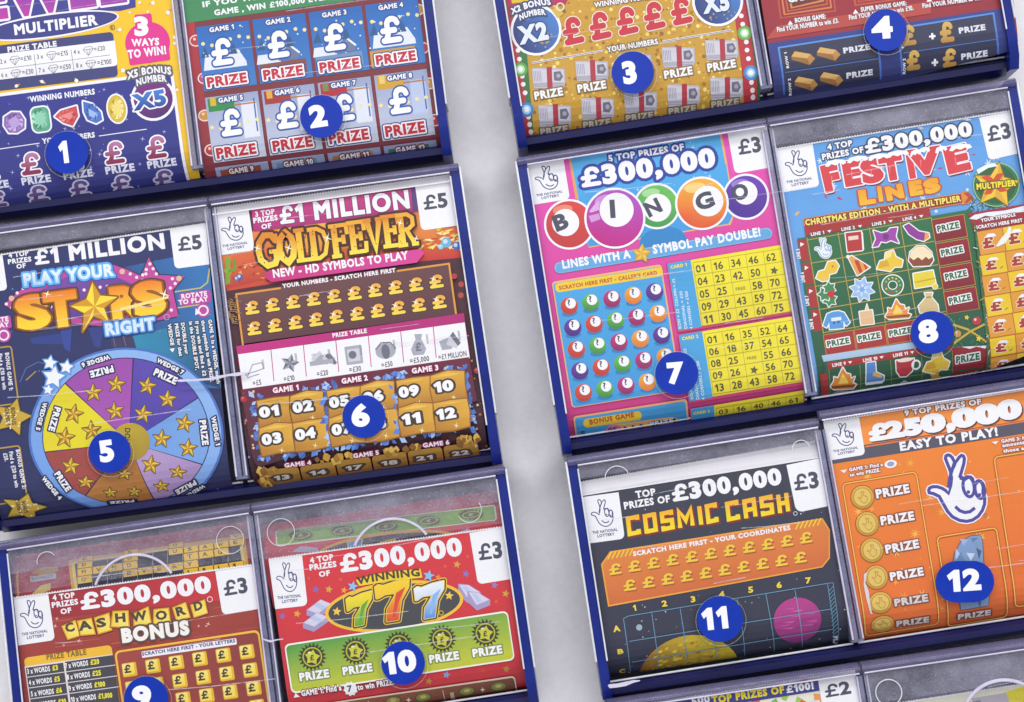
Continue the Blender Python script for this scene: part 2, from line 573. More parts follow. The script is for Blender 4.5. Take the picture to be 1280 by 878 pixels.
            if k is not self.root_part and k['name'] != 'perforated_edge':
                for i in range(4):
                    a, b = TLw[i], TLw[(i + 1) % 4]
                    e = b - a; no = Vector((e.z, 0, -e.x))
                    if (ctr - a).dot(no) > 0: no = -no
                    cut((a.x, 0, a.z), (no.x, 0, no.z))
            if zb0 is not None:
                cut((0, 0, self.z_end), (0, 0, -1))
                for d in (10, 20, 30, 40, 50, 60):
                    z = zb0 - BEND_R * math.sin(math.radians(d))
                    cut((0, 0, z), (0, 0, 1), False)
                cut((0, 0, zb0), (0, 0, 1), False)
            if zt0 is not None:
                cut((0, 0, self.bend_top), (0, 0, 1))
                for d in (0, 15, 30, 45, 60):
                    cut((0, 0, zt0 + 0.0125 * math.sin(math.radians(d))), (0, 0, 1), False)
            for v in bm.verts:
                z = v.co.z; y = 0.0; th = 0.0
                if kz: y = float(np.interp(z, kz, ky)); th = float(np.interp(z, kz, kn))
                n = (-math.cos(th), math.sin(th))
                d = v[ly2] * LAYER + (0.00002 if v[ly2] > 0 else 0)
                v.co = (v.co.x - org.x, y + n[0] * d, z + n[1] * d - org.z)
            if k is self.root_part:                # the paper itself has a thickness
                for f in bm.faces:
                    f.normal_update()
                    if f.normal.y > 0: f.normal_flip()
                r = bmesh.ops.extrude_face_region(bm, geom=bm.faces[:])
                for g in r['geom']:
                    if isinstance(g, bmesh.types.BMVert): g.co.y += 0.00025
                bmesh.ops.recalc_face_normals(bm, faces=bm.faces[:])
            else:
                for f in bm.faces:
                    f.normal_update()
                    if f.normal.y > 0: f.normal_flip()
            if not bm.faces: bm.free(); continue
            me = bpy.data.meshes.new(k['name'])
            bm.to_mesh(me); bm.free()
            if k is self.root_part:
                o = link(self.name, me, M_INK, None, org)
                set_props(o, self.label, self.cat, self.group, self.kind)
            else:
                par = made.get(id(k['parent'])) or made[id(self.root_part)]
                o = link(k['name'], me, M_INK, par)
                if k['label']: o['label'] = k['label']
            made[id(k)] = o
        self.obj = made[id(self.root_part)]
        return self.obj

# ------------------------------------------------------------------ board behind, and the dispenser trays
def board():
    # a face that bulges a little where the covering is gathered at the joints between the trays
    bm = bmesh.new()
    rng = np.random.RandomState(4)
    joints = [(at(600, 212), .0042), (at(664, 592), .0048), (at(560, -60), .003), (at(712, 905), .004)]
    folds = [(rng.uniform(-.02, .02), rng.uniform(-.42, 0), rng.uniform(.006, .02), rng.uniform(.02, .05), rng.uniform(-.0012, .0012)) for _ in range(26)]
    xs = np.unique(np.concatenate([np.linspace(-1.2, -.07, 8), np.linspace(-.06, .06, 61), np.linspace(.07, 1.2, 8)]))
    zs = np.unique(np.concatenate([np.linspace(-.95, -.36, 8), np.linspace(-.34, .22, 141), np.linspace(.24, .95, 8)]))
    def bulge(x, z):
        y = 0.0
        for p, amp in joints:
            dx, dz = x - p.x, z - (p.z + .0) - .5 * abs(x - p.x)
            y -= amp * math.exp(-(dz / .011) ** 2 - (dx / .03) ** 2)
        for fx, fz, sx, sz, amp in folds:
            y -= amp * math.exp(-((x - fx) / sx) ** 2 - ((z - .25 - fz + .25) / sz) ** 2)
        return y
    front = [[bm.verts.new((x, -.01 + bulge(x, z), z)) for x in xs] for z in zs]
    for j in range(len(zs) - 1):
        for i in range(len(xs) - 1): bm.faces.new((front[j][i], front[j][i + 1], front[j + 1][i + 1], front[j + 1][i]))
    back = [bm.verts.new((x, .02, z)) for x, z in ((-1.2, -.95), (1.2, -.95), (1.2, .95), (-1.2, .95))]
    bm.faces.new(back[::-1])
    me = bpy.data.meshes.new('wall'); bm.to_mesh(me); bm.free()
    me.shade_smooth()
    o = link('wall', me, M_WALL, None, (0, 0.046, 0))
    set_props(o, 'pale grey speckled board behind the ticket dispensers', None, None, 'structure')
board()

class Solid:
    """boxes and swept profiles in a tray's own frame: u along its top edge, d down from it (both in photograph pixels), Y depth in metres"""
    def __init__(self, flare=None):
        self.bm = bmesh.new(); self.flare = flare      # (middle u, lean, widening) of a tray whose sides are not square to its top
    def box(self, u0, u1, d0, d1, y0, y1, bev=0.0):
        bm = self.bm
        vs_ = [bm.verts.new((u * PX, y, -d * PX)) for y in (y0, y1) for d in (d0, d1) for u in (u0, u1)]
        idx = [(0, 1, 3, 2), (4, 6, 7, 5), (0, 4, 5, 1), (2, 3, 7, 6), (0, 2, 6, 4), (1, 5, 7, 3)]
        fs = [bm.faces.new([vs_[i] for i in q]) for q in idx]
        if bev:
            es = list({e for f in fs for e in f.edges})
            bmesh.ops.bevel(bm, geom=es, offset=bev, segments=2, profile=0.5, affect='EDGES')
        return self
    def sweep(self, prof, u0, u1):
        """prof: closed list of (Y metres, d pixels), swept from u0 to u1"""
        bm = self.bm
        a = [bm.verts.new((u0 * PX, y, -d * PX)) for y, d in prof]
        b = [bm.verts.new((u1 * PX, y, -d * PX)) for y, d in prof]
        n = len(prof)
        for i in range(n): bm.faces.new((a[i], a[(i + 1) % n], b[(i + 1) % n], b[i]))
        bm.faces.new(a[::-1]); bm.faces.new(b)
        return self
    def tube(self, pts, r, y, n=8, closed=False):
        """round bead through (u, d) points"""
        bm = self.bm
        p = [Vector((u * PX, y, -d * PX)) for u, d in pts]
        rings = []
        for i, c in enumerate(p):
            if closed: t = p[(i + 1) % len(p)] - p[i - 1]
            else: t = p[min(i + 1, len(p) - 1)] - p[max(i - 1, 0)]
            t.normalize(); s = t.cross(Vector((0, 1, 0)))
            rings.append([bm.verts.new(c + r * (math.cos(k * 2 * math.pi / n) * s + math.sin(k * 2 * math.pi / n) * Vector((0, 1, 0)))) for k in range(n)])
        m = len(rings)
        for i in range(m if closed else m - 1):
            A, B = rings[i], rings[(i + 1) % m]
            for k in range(n): bm.faces.new((A[k], A[(k + 1) % n], B[(k + 1) % n], B[k]))
        if not closed:
            bm.faces.new(rings[0]); bm.faces.new(rings[-1][::-1])
        return self
    def pane(self, u0, u1, d0, d1, bend, y=0.0):
        """thin front window whose lower end rolls back"""
        bm = self.bm
        prof = [(y, d0), (y, d1 - bend)]
        R = bend * PX / 0.94
        for k in range(1, 8):
            a = math.radians(10 * k)
            prof.append((y + R * (1 - math.cos(a)), d1 - bend + R * math.sin(a) / PX))
        back = [(yy + 0.0008, d) for yy, d in prof][::-1]
        return self.sweep(prof + back, u0, u1)
    def build(self, name, mat, parent, smooth=True):
        if self.flare:
            m, sh, g = self.flare
            for v in self.bm.verts:
                d = max(-v.co.z / PX, 0); u = v.co.x / PX
                v.co.x = (u + sh * d + (u - m) * g * d) * PX
        bmesh.ops.recalc_face_normals(self.bm, faces=self.bm.faces[:])
        me = bpy.data.meshes.new(name); self.bm.to_mesh(me); self.bm.free()
        o = link(name, me, mat, parent)
        if smooth:
            me.shade_smooth() if hasattr(me, 'shade_smooth') else None
            try: me.set_sharp_from_angle(angle=math.radians(35))
            except Exception: pass
        return o

def tray(label, TL, TR, H, header, arcs=(), lean=0.0, widen=0.0):
    """TL, TR: the tray's top corners in the photograph; H: its height in pixels; header: per slot, how far the ticket starts below the top"""
    a, b = at(*TL), at(*TR)
    ang = math.atan2(b.z - a.z, b.x - a.x)
    W = (b - a).length / PX
    fl = (W / 2, lean, widen)
    root = bpy.data.objects.new('ticket_dispenser', None)
    root.empty_display_size = 0.02
    root.location = a; root.rotation_euler = (0, -ang, 0)
    C.objects.link(root)
    set_props(root, label, 'ticket dispenser', 'dispenser trays stacked in two columns')
    end = H - 22
    Solid(fl).box(6, W - 6, 4, H - 4, 0.0230, 0.0245).build('back_panel', M_BACK, root)
    for s in (0, 1):
        u0 = 2.5 if s == 0 else W - 14.5
        prof = [(0.0008, 3), (0.0008, H - 40), (0.0022, H - 18), (0.0065, H - 3), (0.030, H - 3), (0.030, 3)]
        w = Solid(fl).sweep(prof, u0, u0 + 12).build('side_wall', M_BLUE, root)
        ue = 1.2 if s == 0 else W - 1.2
        Solid(fl).box(ue - 1.2, ue + 1.2, 6, H * 0.83, -0.0002, 0.020, 0.0002).build('cover_clip', M_CLIP, root)
    prof = [(0.0125, H - 22), (0.0105, H - 19.5), (0.0090, H - 15), (0.0095, H - 7), (0.0140, H - 0.5), (0.0230, H - 0.5), (0.0230, H - 22)]
    Solid(fl).sweep(prof, 14.6, W - 14.6).build('bottom_ledge', M_BLUE_SHADED, root)
    m = W / 2
    d = Solid(fl).box(m - 7.5, m + 7.5, 16, H - 26, 0.0016, 0.0229, 0.0003).build('divider', M_DIV, root)
    for uu, r in ((m - 6.3, 0.00040), (m + 1.5, 0.0003), (m + 6.3, 0.00035)):
        Solid(fl).tube([(uu, 16), (uu, H - 52), (uu, H - 30)], r, 0.0013).build('divider_rib', M_BEAD if uu != m + 1.5 else M_DARK, d)  # middle bead is coloured dark to stand for the groove
    for s, hd in enumerate(header):
        u0, u1 = (13.0, m - 1.2) if s == 0 else (m + 1.2, W - 13.0)
        cov = Solid(fl).pane(u0, u1, 12, end, 48).build('front_cover', M_PANE, root)
        up = 8 if hd == -1 else 0                  # the orange ticket stands up under its rim
        prof = [(y, d - up) for y, d in ((0.0030, 0), (-0.0002, 2), (-0.0012, 5), (-0.0014, 8), (-0.0008, 11.5), (0.0010, 12.5), (0.0050, 12), (0.0060, 0))]
        rim = Solid(fl).sweep(prof, u0 - 10 if s == 0 else u0, u1 + (10 if s else 0)).build('top_rim', M_RIM, cov)
        Solid(fl).tube([(u0 + 2, 12.6 - up), (u1 - 2, 12.6 - up)], 0.00034, -0.0007).build('rim_highlight_bead', M_BEAD, rim)  # pale bead: highlight under the rim put into its colour
        Solid(fl).tube([(u0 + 2, end - 1), (u1 - 2, end - 1)], 0.00045, 0.0108).build('bottom_lip', M_CLIP, cov)
        ue = u0 + 1.5 if s == 0 else u1 - 1.5
        Solid(fl).tube([(ue, 17), (ue, H - 70), (ue, H - 52)], 0.00035, -0.0001).build('side_edge', M_CLIP, cov)
        if hd > 20:
            mid = 13.5 + (hd - 13.5) * (.55 if hd > 60 else .9)
            Solid(fl).box(u0 + 1, u1 - 1, 13.5, mid, 0.00085, 0.0012).build('dust_glare_band', M_HEAD, cov)  # dust film that also stands in for milky glare on the cover
            Solid(fl).box(u0 + 1, u1 - 1, mid + .2, hd, 0.00085, 0.0012).build('dust_glare_band', M_HEAD2, cov)
        # thin pale tubes standing in for glare streaks across the front
        for q in range(7):
            uu, dd = random.uniform(u0 + 20, u1 - 90), random.uniform(40, H - 90)
            L, w = random.uniform(30, 150), random.uniform(.5, 1.3)
            sl = random.uniform(-.04, .07)
            Solid(fl).tube([(uu, dd), (uu + L * .4, dd + L * sl * .6), (uu + L, dd + L * sl)], w * PX / 2, -0.00005, 6).build('glare_streak', M_STREAK, cov)
        for (su, cu, cd, rr, a0, a1, th) in arcs:
            if su != s: continue
            n = 40
            pts = [(u0 + cu + rr * math.sin(math.radians(a0 + (a1 - a0) * k / n)), cd - rr * math.cos(math.radians(a0 + (a1 - a0) * k / n))) for k in range(n + 1)]
            Solid(fl).tube(pts[:-1] if abs(a1 - a0) >= 360 else pts, th * PX / 2, 0.0004, 6, abs(a1 - a0) >= 360).build('thumb_notch' if th > 2 else 'moulded_ring', M_BEAD if th > 2 else M_CLIP, cov)
    return root

TRAYS = {}
TRAYS['A'] = tray('dispenser tray at the top of the left column, holding the tickets numbered 1 and 2', (-110, -92), (520, -176), 383, (0, 0), lean=-.004)
TRAYS['B'] = tray('middle tray of the left column, holding the star wheel ticket and the gold nugget ticket', (-55, 287), (574.7, 202), 386, (33, 0), lean=-.006, widen=.00006)
TRAYS['C'] = tray('bottom tray of the left column, holding the crossword ticket and the triple seven ticket', (-7, 677.5), (632.5, 580.2), 306, (68, 72), lean=-.018, widen=.00004,
    arcs=((0, 154, 95, 53, -64, 64, 3.6), (0, 279, 42, 17, 0, 360, 0.9), (0, 49, 34, 12, -100, 60, 1.0),
          (1, 166, 98, 52, -60, 60, 3.6), (1, 32, 42, 17, 0, 360, 1.0), (1, 268, 50, 15, 60, 250, 1.0)))
TRAYS['D'] = tray('dispenser tray at the top of the right column, holding the tickets numbered 3 and 4', (587, -180), (1216, -280), 381, (0, 0))
TRAYS['E'] = tray('middle tray of the right column, holding the bingo ball ticket and the snowy festive ticket', (642.7, 196.3), (1271.5, 95.6), 382, (0, 40), lean=-.004)
TRAYS['F'] = tray('lower tray of the right column, holding the black cosmic ticket and the orange coin ticket', (705.4, 571.7), (1341, 471.5), 309, (31, -1), lean=.012, widen=.00006,
    arcs=((0, 48, 36, 15, -95, 75, 1.3), (0, 280, 36, 11, -90, 90, 1.3)))
TRAYS['G'] = tray('lowest tray of the right column, cut off by the bottom of the picture', (755, 876), (1395, 782), 309, (0, 56), lean=.01,
    arcs=((0, 150, 100, 52, -66, 66, 3.6), (1, 28, 41, 16, 0, 360, 1.6), (1, 164, 101, 55, -75, 75, 4.6)))

# ------------------------------------------------------------------ things printed on several tickets
WHITE, GREY, INKD = '#f3f3f8', '#4a4d5e', '#23264a'
GROUP = 'scratchcards shown in the dispenser windows'

HAND = np.array([(0.035, .53), (.06, .485), (.12, .462), (.20, .462), (.28, .485), (.345, .52), (.37, .555), (.385, .46), (.395, .36), (.375, .26), (.33, .16), (.30, .09),
    (.31, .035), (.36, .01), (.41, .02), (.455, .06), (.48, .11), (.52, .055), (.57, .015), (.625, .03), (.65, .08), (.64, .16), (.605, .27), (.585, .33), (.63, .355), (.68, .325), (.73, .325), (.775, .36),
    (.79, .42), (.83, .39), (.88, .385), (.925, .42), (.945, .49), (.94, .57), (.97, .64), (.965, .74), (.93, .83), (.86, .92), (.76, .98), (.66, 1.0), (.54, .985), (.42, .93), (.34, .85), (.27, .74), (.21, .64), (.13, .605), (.05, .59)])
def hand(t, x, y, w, h, line, lw, white=WHITE, eyes=True, out=None):
    f = lambda P: [(x + a * w, y + b * h) for a, b in P]
    t.poly(f(HAND), line, out=[(out[0], out[1])] if out else None)
    c = HAND.mean(0)
    P = t.px(f(HAND))
    if area2(P) < 0: P = P[::-1]
    V, T = fill([rdp(q, 0.02) for q in _shrink(P, lw / t.s)]); t.add(V, T, white)
    t.line(f([(.48, .11), (.44, .22), (.40, .34), (.375, .50)]), lw, line)
    t.line(f([(.475, .12), (.47, .17), (.445, .22)]), lw, line)
    t.line(f([(.585, .33), (.57, .39)]), lw, line)
    for ex, ey, rx, ry in ((.69, .485, .092, .148), (.865, .525, .080, .132)):
        t.ring(circle_pts(x + ex * w, y + ey * h, rx * w + lw * .4, ry * h + lw * .4, 20), circle_pts(x + ex * w, y + ey * h, rx * w - lw * .6, ry * h - lw * .6, 20), line)
        t.circ(x + (ex - .005) * w, y + (ey + .075) * h, max(.028 * w, lw * .55), line, n=12)
    t.line(f([(.48, .765), (.55, .825), (.63, .85), (.71, .84), (.79, .785)]), lw, line)

def _shrink(P, d):
    """the outline moved inwards by d"""
    n = len(P)
    e = np.roll(P, -1, 0) - P; e /= np.hypot(e[:, 0], e[:, 1])[:, None] + 1e-9
    nr = np.stack([-e[:, 1], e[:, 0]], 1)
    m = nr + np.roll(nr, 1, 0); m /= np.maximum(np.sum(m * nr, 1), .55)[:, None]
    return [P + m * d]

def lottery_panel(t, tl, tr, h, r=18, line='#3c3f78'):
    """white corner panel with the crossed fingers emblem"""
    t.part('emblem_panel')
    t.bar(*tl, *tr, h, WHITE, r, corners=(0, 0, 1, 0))
    a, b = np.array(tl, float), np.array(tr, float)
    W = np.hypot(*(b - a)); ex = (b - a) / W; ey = np.array([-ex[1], ex[0]])
    q = lambda u, v: a + ex * u * W + ey * v * h
    c = q(.48, .40)
    p = t.part('crossed_fingers_emblem', under=t.cur)
    hand(t, c[0] - .33 * W, c[1] - .31 * h, .66 * W, .60 * h, line, max(.026 * W, .0))
    t.txt('THE NATIONAL', *q(.15, .815), *q(.84, .815), .062 * h, line, .03)
    t.txt('LOTTERY', *q(.27, .90), *q(.74, .90), .062 * h, line, .03)

def price_panel(t, tl, tr, h, s, a, b, th, r=22):
    t.part('price_panel')
    t.bar(*tl, *tr, h, WHITE, r, corners=(0, 0, 0, 1))
    t.part('price', under=t.cur)
    t.txt(s, *a, *b, th, GREY, .04)

def speckle(t, n, x0, y0, x1, y1, fn):
    for _ in range(n): fn(random.uniform(x0, x1), random.uniform(y0, y1))

def bot(x0, y0, x1, y1): return at((x0 + x1) / 2, (y0 + y1) / 2, Y_T).z

SHEETS = []

# ------------------------------------------------------------------ ticket 1: jewels
def ticket_jewel():
    t = Sheet('scratchcard', 'yellow and blue jewel scratchcard with rows of gems and pink pound signs', 'scratchcard', GROUP,
              [(-104, -60), (213, -62), (251, 250), (-50, 290)], '#f4c51c', z_end=bot(0, 258, 250, 230))
    t.mag(0, 0, 5.333)
    t.part('title')
    t.poly([(-40, -80), (900, -120), (905, 50), (800, 75), (500, 70), (-40, 190)], '#3b3f92')
    t.txt('JEWEL', -210, 160, 862, 14, 300, '#c53fa6', .05, [('#f6f2fa', 22)], grad=('#7a3aa8', (400, 130), (400, -60)))
    t.poly(circle_pts(340, 172, 458, 82, 40, math.radians(8)), '#f6f4fa')
    t.poly(circle_pts(340, 172, 446, 70, 40, math.radians(8)), '#3b3f86')
    t.txt('MULTIPLIER', 104, 236, 655, 168, 72, '#f4f4fa', .045)
    t.hoop(750, 185, 17, 4, '#4b4a58'); t.txt('R', 744, 193, 756, 191, 15, '#4b4a58')
    t.part('prize_table')
    t.bar(-330, 345, 752, 213, 300, '#3f4379', 26, corners=(0, 1, 1, 0))
    t.bar(-330, 404, 766, 272, 168, WHITE, 24, corners=(0, 0, 1, 0)); 
    t.bar(-330, 400, 762, 272, 120, WHITE)
    t.txt('PRIZE TABLE', 56, 352, 384, 311, 38, '#f3f3f8', .045)
    t.line([(-20, 465), (735, 368)], 3, GREY)
    for x0, y0, x1, y1 in ((228, 362, 246, 505), (474, 332, 494, 470)): t.line([(x0, y0), (x1, y1)], 3, GREY)
    def gem(x, y):
        for p in ([(-32, -6), (-18, -26), (22, -31), (36, -16), (4, 30), (-32, -6)], [(-32, -6), (36, -16)], [(-10, -10), (4, 30), (14, -13)]):
            t.line([(x + a, y + b) for a, b in p], 3, '#70737f')
    for i, (a, b) in enumerate((('2 x', '=£10'), ('3 x', '=£15'), ('4 x', '=£20'))):
        x, y = 5 + 245 * i, 428 - 32 * i
        t.txt(a, x, y, x + 42, y - 5, 30, GREY, .01); gem(x + 92, y - 22); t.txt(b, x + 136, y - 18, x + 210, y - 27, 32, GREY, .01)
    for i, (a, b) in enumerate((('6 x', '=£30'), ('7 x', '=£50'), ('8 x', '=£100'))):
        x, y = 12 + 250 * i, 518 - 32 * i
        t.txt(a, x, y, x + 42, y - 5, 30, GREY, .01); gem(x + 92, y - 22); t.txt(b, x + 140, y - 18, x + 216 + 20 * (i == 2), y - 27, 32, GREY, .01)
    t.part('ways_to_win_badge')
    t.bar(895, 100, 1010, 90, 130, '#e0318f', 12)
    t.circ(984, 285, 150, '#e0318f', ry=138)
    t.bar(850, 330, 1122, 292, 110, '#e0318f', 14)
    t.txt('3', 912, 243, 1010, 238, 130, WHITE, .06)
    t.txt('WAYS', 886, 312, 1066, 303, 50, WHITE, .05); t.txt('TO WIN!', 862, 393, 1116, 362, 58, WHITE, .05)
    t.part('ornament_print')
    for x, y, r in ((1020, 20, 24), (1120, 85, 26), (930, 18, 18), (865, 85, 14), (800, 200, 22), (1165, 250, 24), (1165, 290, 20), (820, 470, 26), (985, 80, 14), (510, 540, 24), (280, 545, 20), (110, 575, 20), (1180, 600, 18)):
        a = random.uniform(0, 6)
        t.poly([(x + r * math.cos(a), y + r * math.sin(a)), (x + .5 * r * math.cos(a + 2), y + .6 * r * math.sin(a + 2)), (x + 1.5 * r * math.cos(a + 3.3), y + 1.5 * r * math.sin(a + 3.3)), (x + .6 * r * math.cos(a + 4.4), y + .6 * r * math.sin(a + 4.4))], random.choice(['#d9b067', '#e6c08a', '#c99a52']))
        t.circ(x, y, r * .55, '#fbf3e4', n=9)
    t.mag(0, 0, 3.027)
    t.part('scratch_panel')
    t.bar(-330, 398, 655, 268, 900, '#f2f2fa', 20)
    t.bar(-330, 410, 645, 281, 900, '#31368f', 14, grad=('#20245f', (200, 400), (230, 780)))
    for _ in range(70):
        x, y = random.uniform(0, 660), random.uniform(330, 790)
        if y > 410 - (x + 330) * .132 + 8 and x < 640 + (y - 300) * .13: t.star(x, y, random.uniform(3, 11), '#b9bdf0', 0.15, .18, n=4)
    t.txt('WINNING NUMBERS', 118, 388, 362, 358, 22, WHITE, .045)
    t.part('gem_symbol'); t.poly(star_pts(55, 465, 44, 4, .93, .5), '#8d6ab0', out=[(WHITE, 6)]); t.poly(star_pts(55, 465, 27, 4, .7, .2), '#b9a0d8')
    t.part('gem_symbol'); t.bar(116, 412, 182, 403, 92, '#5aa988', 20, out=[(WHITE, 6)]); t.bar(128, 426, 174, 420, 62, '#8fd0b4', 12)
    t.part('gem_symbol'); t.poly([(208, 442), (230, 420), (290, 402), (297, 440), (276, 478), (240, 466)], '#cf4a50', out=[(WHITE, 6)]); t.poly([(228, 440), (280, 420), (270, 456)], '#e98d86')
    t.part('gem_symbol'); t.poly([(315, 385), (350, 395), (382, 425), (388, 455), (365, 468), (332, 455), (318, 425)], '#4a72c4', out=[(WHITE, 6)]); t.poly([(335, 412), (368, 430), (368, 452), (338, 440)], '#9cb9ea')
    t.part('gem_symbol'); t.circ(443, 413, 34, '#d9b93a', ry=52, out=[(WHITE, 6)]); t.circ(443, 411, 20, '#efdc7c', ry=32)
    random.seed(11)
    for gx, gy, rx, ry, cs in ((55, 465, 34, 34, ('#6f4a9a', '#cdb6e6', '#a284c8')), (152, 450, 32, 40, ('#3f8a6a', '#b4e4cc', '#6fb897')), (255, 440, 32, 24, ('#b0343c', '#f2a8a0', '#d86a66')), (350, 425, 24, 32, ('#2f56a8', '#bcd2f4', '#6a90d8')), (443, 413, 26, 40, ('#b8952a', '#f8ecaa', '#e6cc58'))):
        for k in range(10):
            a0 = k * .63
            P = [(gx + .55 * rx * math.cos(a0), gy + .55 * ry * math.sin(a0)), (gx + rx * math.cos(a0 + .1), gy + ry * math.sin(a0 + .1)), (gx + rx * math.cos(a0 + .6), gy + ry * math.sin(a0 + .6))]
            t.poly(P, random.choice(cs))
    t.part('bonus_badge')
    t.circ(580, 375, 84, WHITE); t.circ(580, 375, 74, '#7e2b86', grad=('#4a1f6c', (540, 310), (620, 450)))
    t.txt('X5', 524, 419, 640, 397, 62, '#3f7fd0', .06, [(WHITE, 9)], grad=('#1c2f88', (580, 350), (585, 420)))
    t.txt('X5 BONUS', 488, 302, 652, 285, 30, WHITE, .045, [('#5b5a6a', 12)], bend=10); t.txt('NUMBER', 520, 328, 632, 312, 26, WHITE, .045, [('#5b5a6a', 12)], bend=8)
    t.part('your_numbers')
    t.line([(-20, 568), (150, 543)], 3, WHITE); t.txt('YOUR NUMBERS', 165, 546, 362, 521, 21, WHITE, .045); t.line([(375, 516), (555, 490)], 3, WHITE)
    for i in range(5):
        x, y = -70 + 158.5 * i, 688 - 21 * i
        t.part('prize_spot')
        t.txt('£', x, y, x + 74, y - 10, 84, '#8a2450', .05, [(WHITE, 9)], grad=('#c88ab4', (x, y - 20), (x, y - 110)))
        t.txt('PRIZE', x - 4, y + 33, x + 106, y + 18, 27, '#dcdcee', .05)
        x2, y2 = x + 20, 793 - 20 * i
        t.part('prize_spot')
        t.txt('£', x2, y2 - 14, x2 + 70, y2 - 24, 54, '#5e4a86', .05, [('#c9c4e0', 8)])
        t.txt('PRIZE', x2 - 6, y2 + 7, x2 + 100, y2 - 7, 10, '#8f90c0', .05)
    return t

# ------------------------------------------------------------------ ticket 2: winter games
def ticket_winter():
    t = Sheet('scratchcard', 'christmas scratchcard with twelve snowy game squares and red prize words', 'scratchcard', GROUP,
              [(214, -75), (522, -118), (562, 205), (258, 250)], '#7d2f36', z_end=bot(252, 226, 560, 184))
    t.mag(220, 0, 3.368)
    t.part('side_border')
    t.poly([(20, 60), (72, 60), (175, 800), (115, 800)], '#b8323c', grad=('#7a2a30', (60, 100), (120, 760)))
    t.part('side_border')
    t.poly([(1030, 0), (1105, 0), (1165, 640), (1110, 640)], '#a2303a', grad=('#7a2a30', (1060, 0), (1120, 620)))
    for x, y in ((85, 172), (120, 330), (122, 487), (148, 632), (1018, 42), (1038, 203), (1068, 352), (1092, 505)):
        t.part('printed_bulb')
        t.circ(x, y, 24, random.choice(['#b04a7a', '#c23c44', '#c9902e', '#b83a40']), ry=20, out=[('#f0dcd8', 5)])
        t.circ(x - 7, y - 6, 6, '#f2c9c0', n=10)
    t.part('banner')
    t.poly([(0, -60), (1090, -200), (1100, -45), (44, 98)], '#3f8a58')
    t.txt('IF YOU WIN IN ANY GAME', 115, 32, 690, -50, 24, WHITE, .045)
    t.txt('GAME , WIN £100,000 EVERY MONTH', 165, 67, 825, -26, 25, WHITE, .045)
    cv, rv = np.array([237.0, -31.0]), np.array([38.0, 297.0])
    for r in range(3):
        for c in range(4):
            p = np.array([84.0, 116.0]) + cv * c + rv * r * (1 if r < 2 else .985)
            x, y = p
            t.part('game_square')
            hgt = 272 if r < 2 else 120
            t.bar(x, y, x + 222, y - 29, hgt, '#2468b8' if r == 0 else '#98a4c8', grad=('#3f7cc4', (x, y), (x + 30, y + 260)) if r == 0 else ('#c4cade', (x, y), (x + 30, y + 240)))
            k = r * 4 + c
            if r == 0:
                if c in (0, 3): t.poly([(x + 34, y + 184), (x + 38, y + 128), (x + 66, y + 108), (x + 178, y + 92), (x + 212, y + 140), (x + 216, y + 160)], '#e2e8f4')
                else:
                    t.poly([(x + 20, y + 190), (x + 24, y + 150), (x + 120, y + 138), (x + 120, y + 176)], '#dfe6f4'); t.poly([(x + 110, y + 150), (x + 150, y + 100), (x + 196, y + 136), (x + 196, y + 160), (x + 112, y + 172)], '#6a7a9c'); t.line([(x + 106, y + 152), (x + 150, y + 100), (x + 200, y + 138)], 8, '#eef2fa')
                for q in range(3): t.poly([(x + 20 + 60 * q, y + 130 - 8 * q), (x + 38 + 60 * q, y + 80 - 8 * q), (x + 56 + 60 * q, y + 126 - 8 * q)], '#2a5a8c')
                for _ in range(16): t.circ(x + 20 + random.uniform(0, 200), y + random.uniform(-10, 190), random.uniform(1.5, 4.5), '#e8eefa', n=8)
                if c in (1, 2): t.bar(x + 30, y + 190, x + 225, y + 160, 60, '#8a4a3a' if c == 1 else '#6f8fb8')
                if c == 3: t.bar(x + 20, y + 195, x + 210, y + 170, 70, '#c49a40')
                if c == 0: t.bar(x + 30, y + 205, x + 210, y + 180, 60, '#4a7a5a')
            elif r == 1:
                t.bar(x + 10, y + 5, x + 120, y - 9, 56, ['#2f8a44', '#a3352e', '#b8262e', '#d0a028'][c])
                t.bar(x + 20, y + 2, x + 44, y - 1, 34, ['#d8b030', '#e0a83a', '#7a8a4a', '#e8c86a'][c])
                t.bar(x + 150, y + 20, x + 215, y + 12, 150, ['#dfe3f2', '#e6e8f4', '#dde2f0', '#b9c6e4'][c])
                t.line([(x + 205, y + 0), (x + 222, y + 140)], 6, '#3f6cae')
                t.line([(x + 122, y + 30), (x + 215, y + 18)], 6, '#b87a3a')
            else:
                t.bar(x + 20, y + 10, x + 190, y - 14, 90, ['#9a4a30', '#6f93b8', '#b07a4a', '#4a7a54'][c])
                t.bar(x + 40, y + 30, x + 90, y + 22, 50, '#d9a860')
            # string of lights
            for q in range(6):
                t.circ(x + 30 + 38 * q, y + (70 + 12 * math.sin(q * 1.2) if r == 0 else 125 + 10 * math.sin(q)) - 5 * q, 8, '#f0e0a0', n=10)
            tx, ty = x + 60, y + 22
            t.txt('GAME %d' % (k + 1), tx - (6 if k > 8 else 0), ty, tx + 104 + (14 if k > 8 else 0), ty - 15, 21 if r < 2 else 19, WHITE, .045, [('#2c4a8c', 7)] if r < 2 else [('#7a3a30', 7)])
            if r < 2:
                t.part('prize_spot')
                t.txt('£', x + 78, y + 166, x + 164, y + 154, 116, '#f6f8fc', .06, [('#2d55a8', 12)])
                t.txt('PRIZE', x + 53, y + 254, x + 220, y + 231, 43, '#c22a3c', .05, [('#2a3f7c', 17), ('#f7f2f6', 10)])
            else:
                t.txt('£', x + 84, y + 76, x + 160, y + 64, 44, '#dfe4f0', .06, [('#35508c', 9)])
    return t

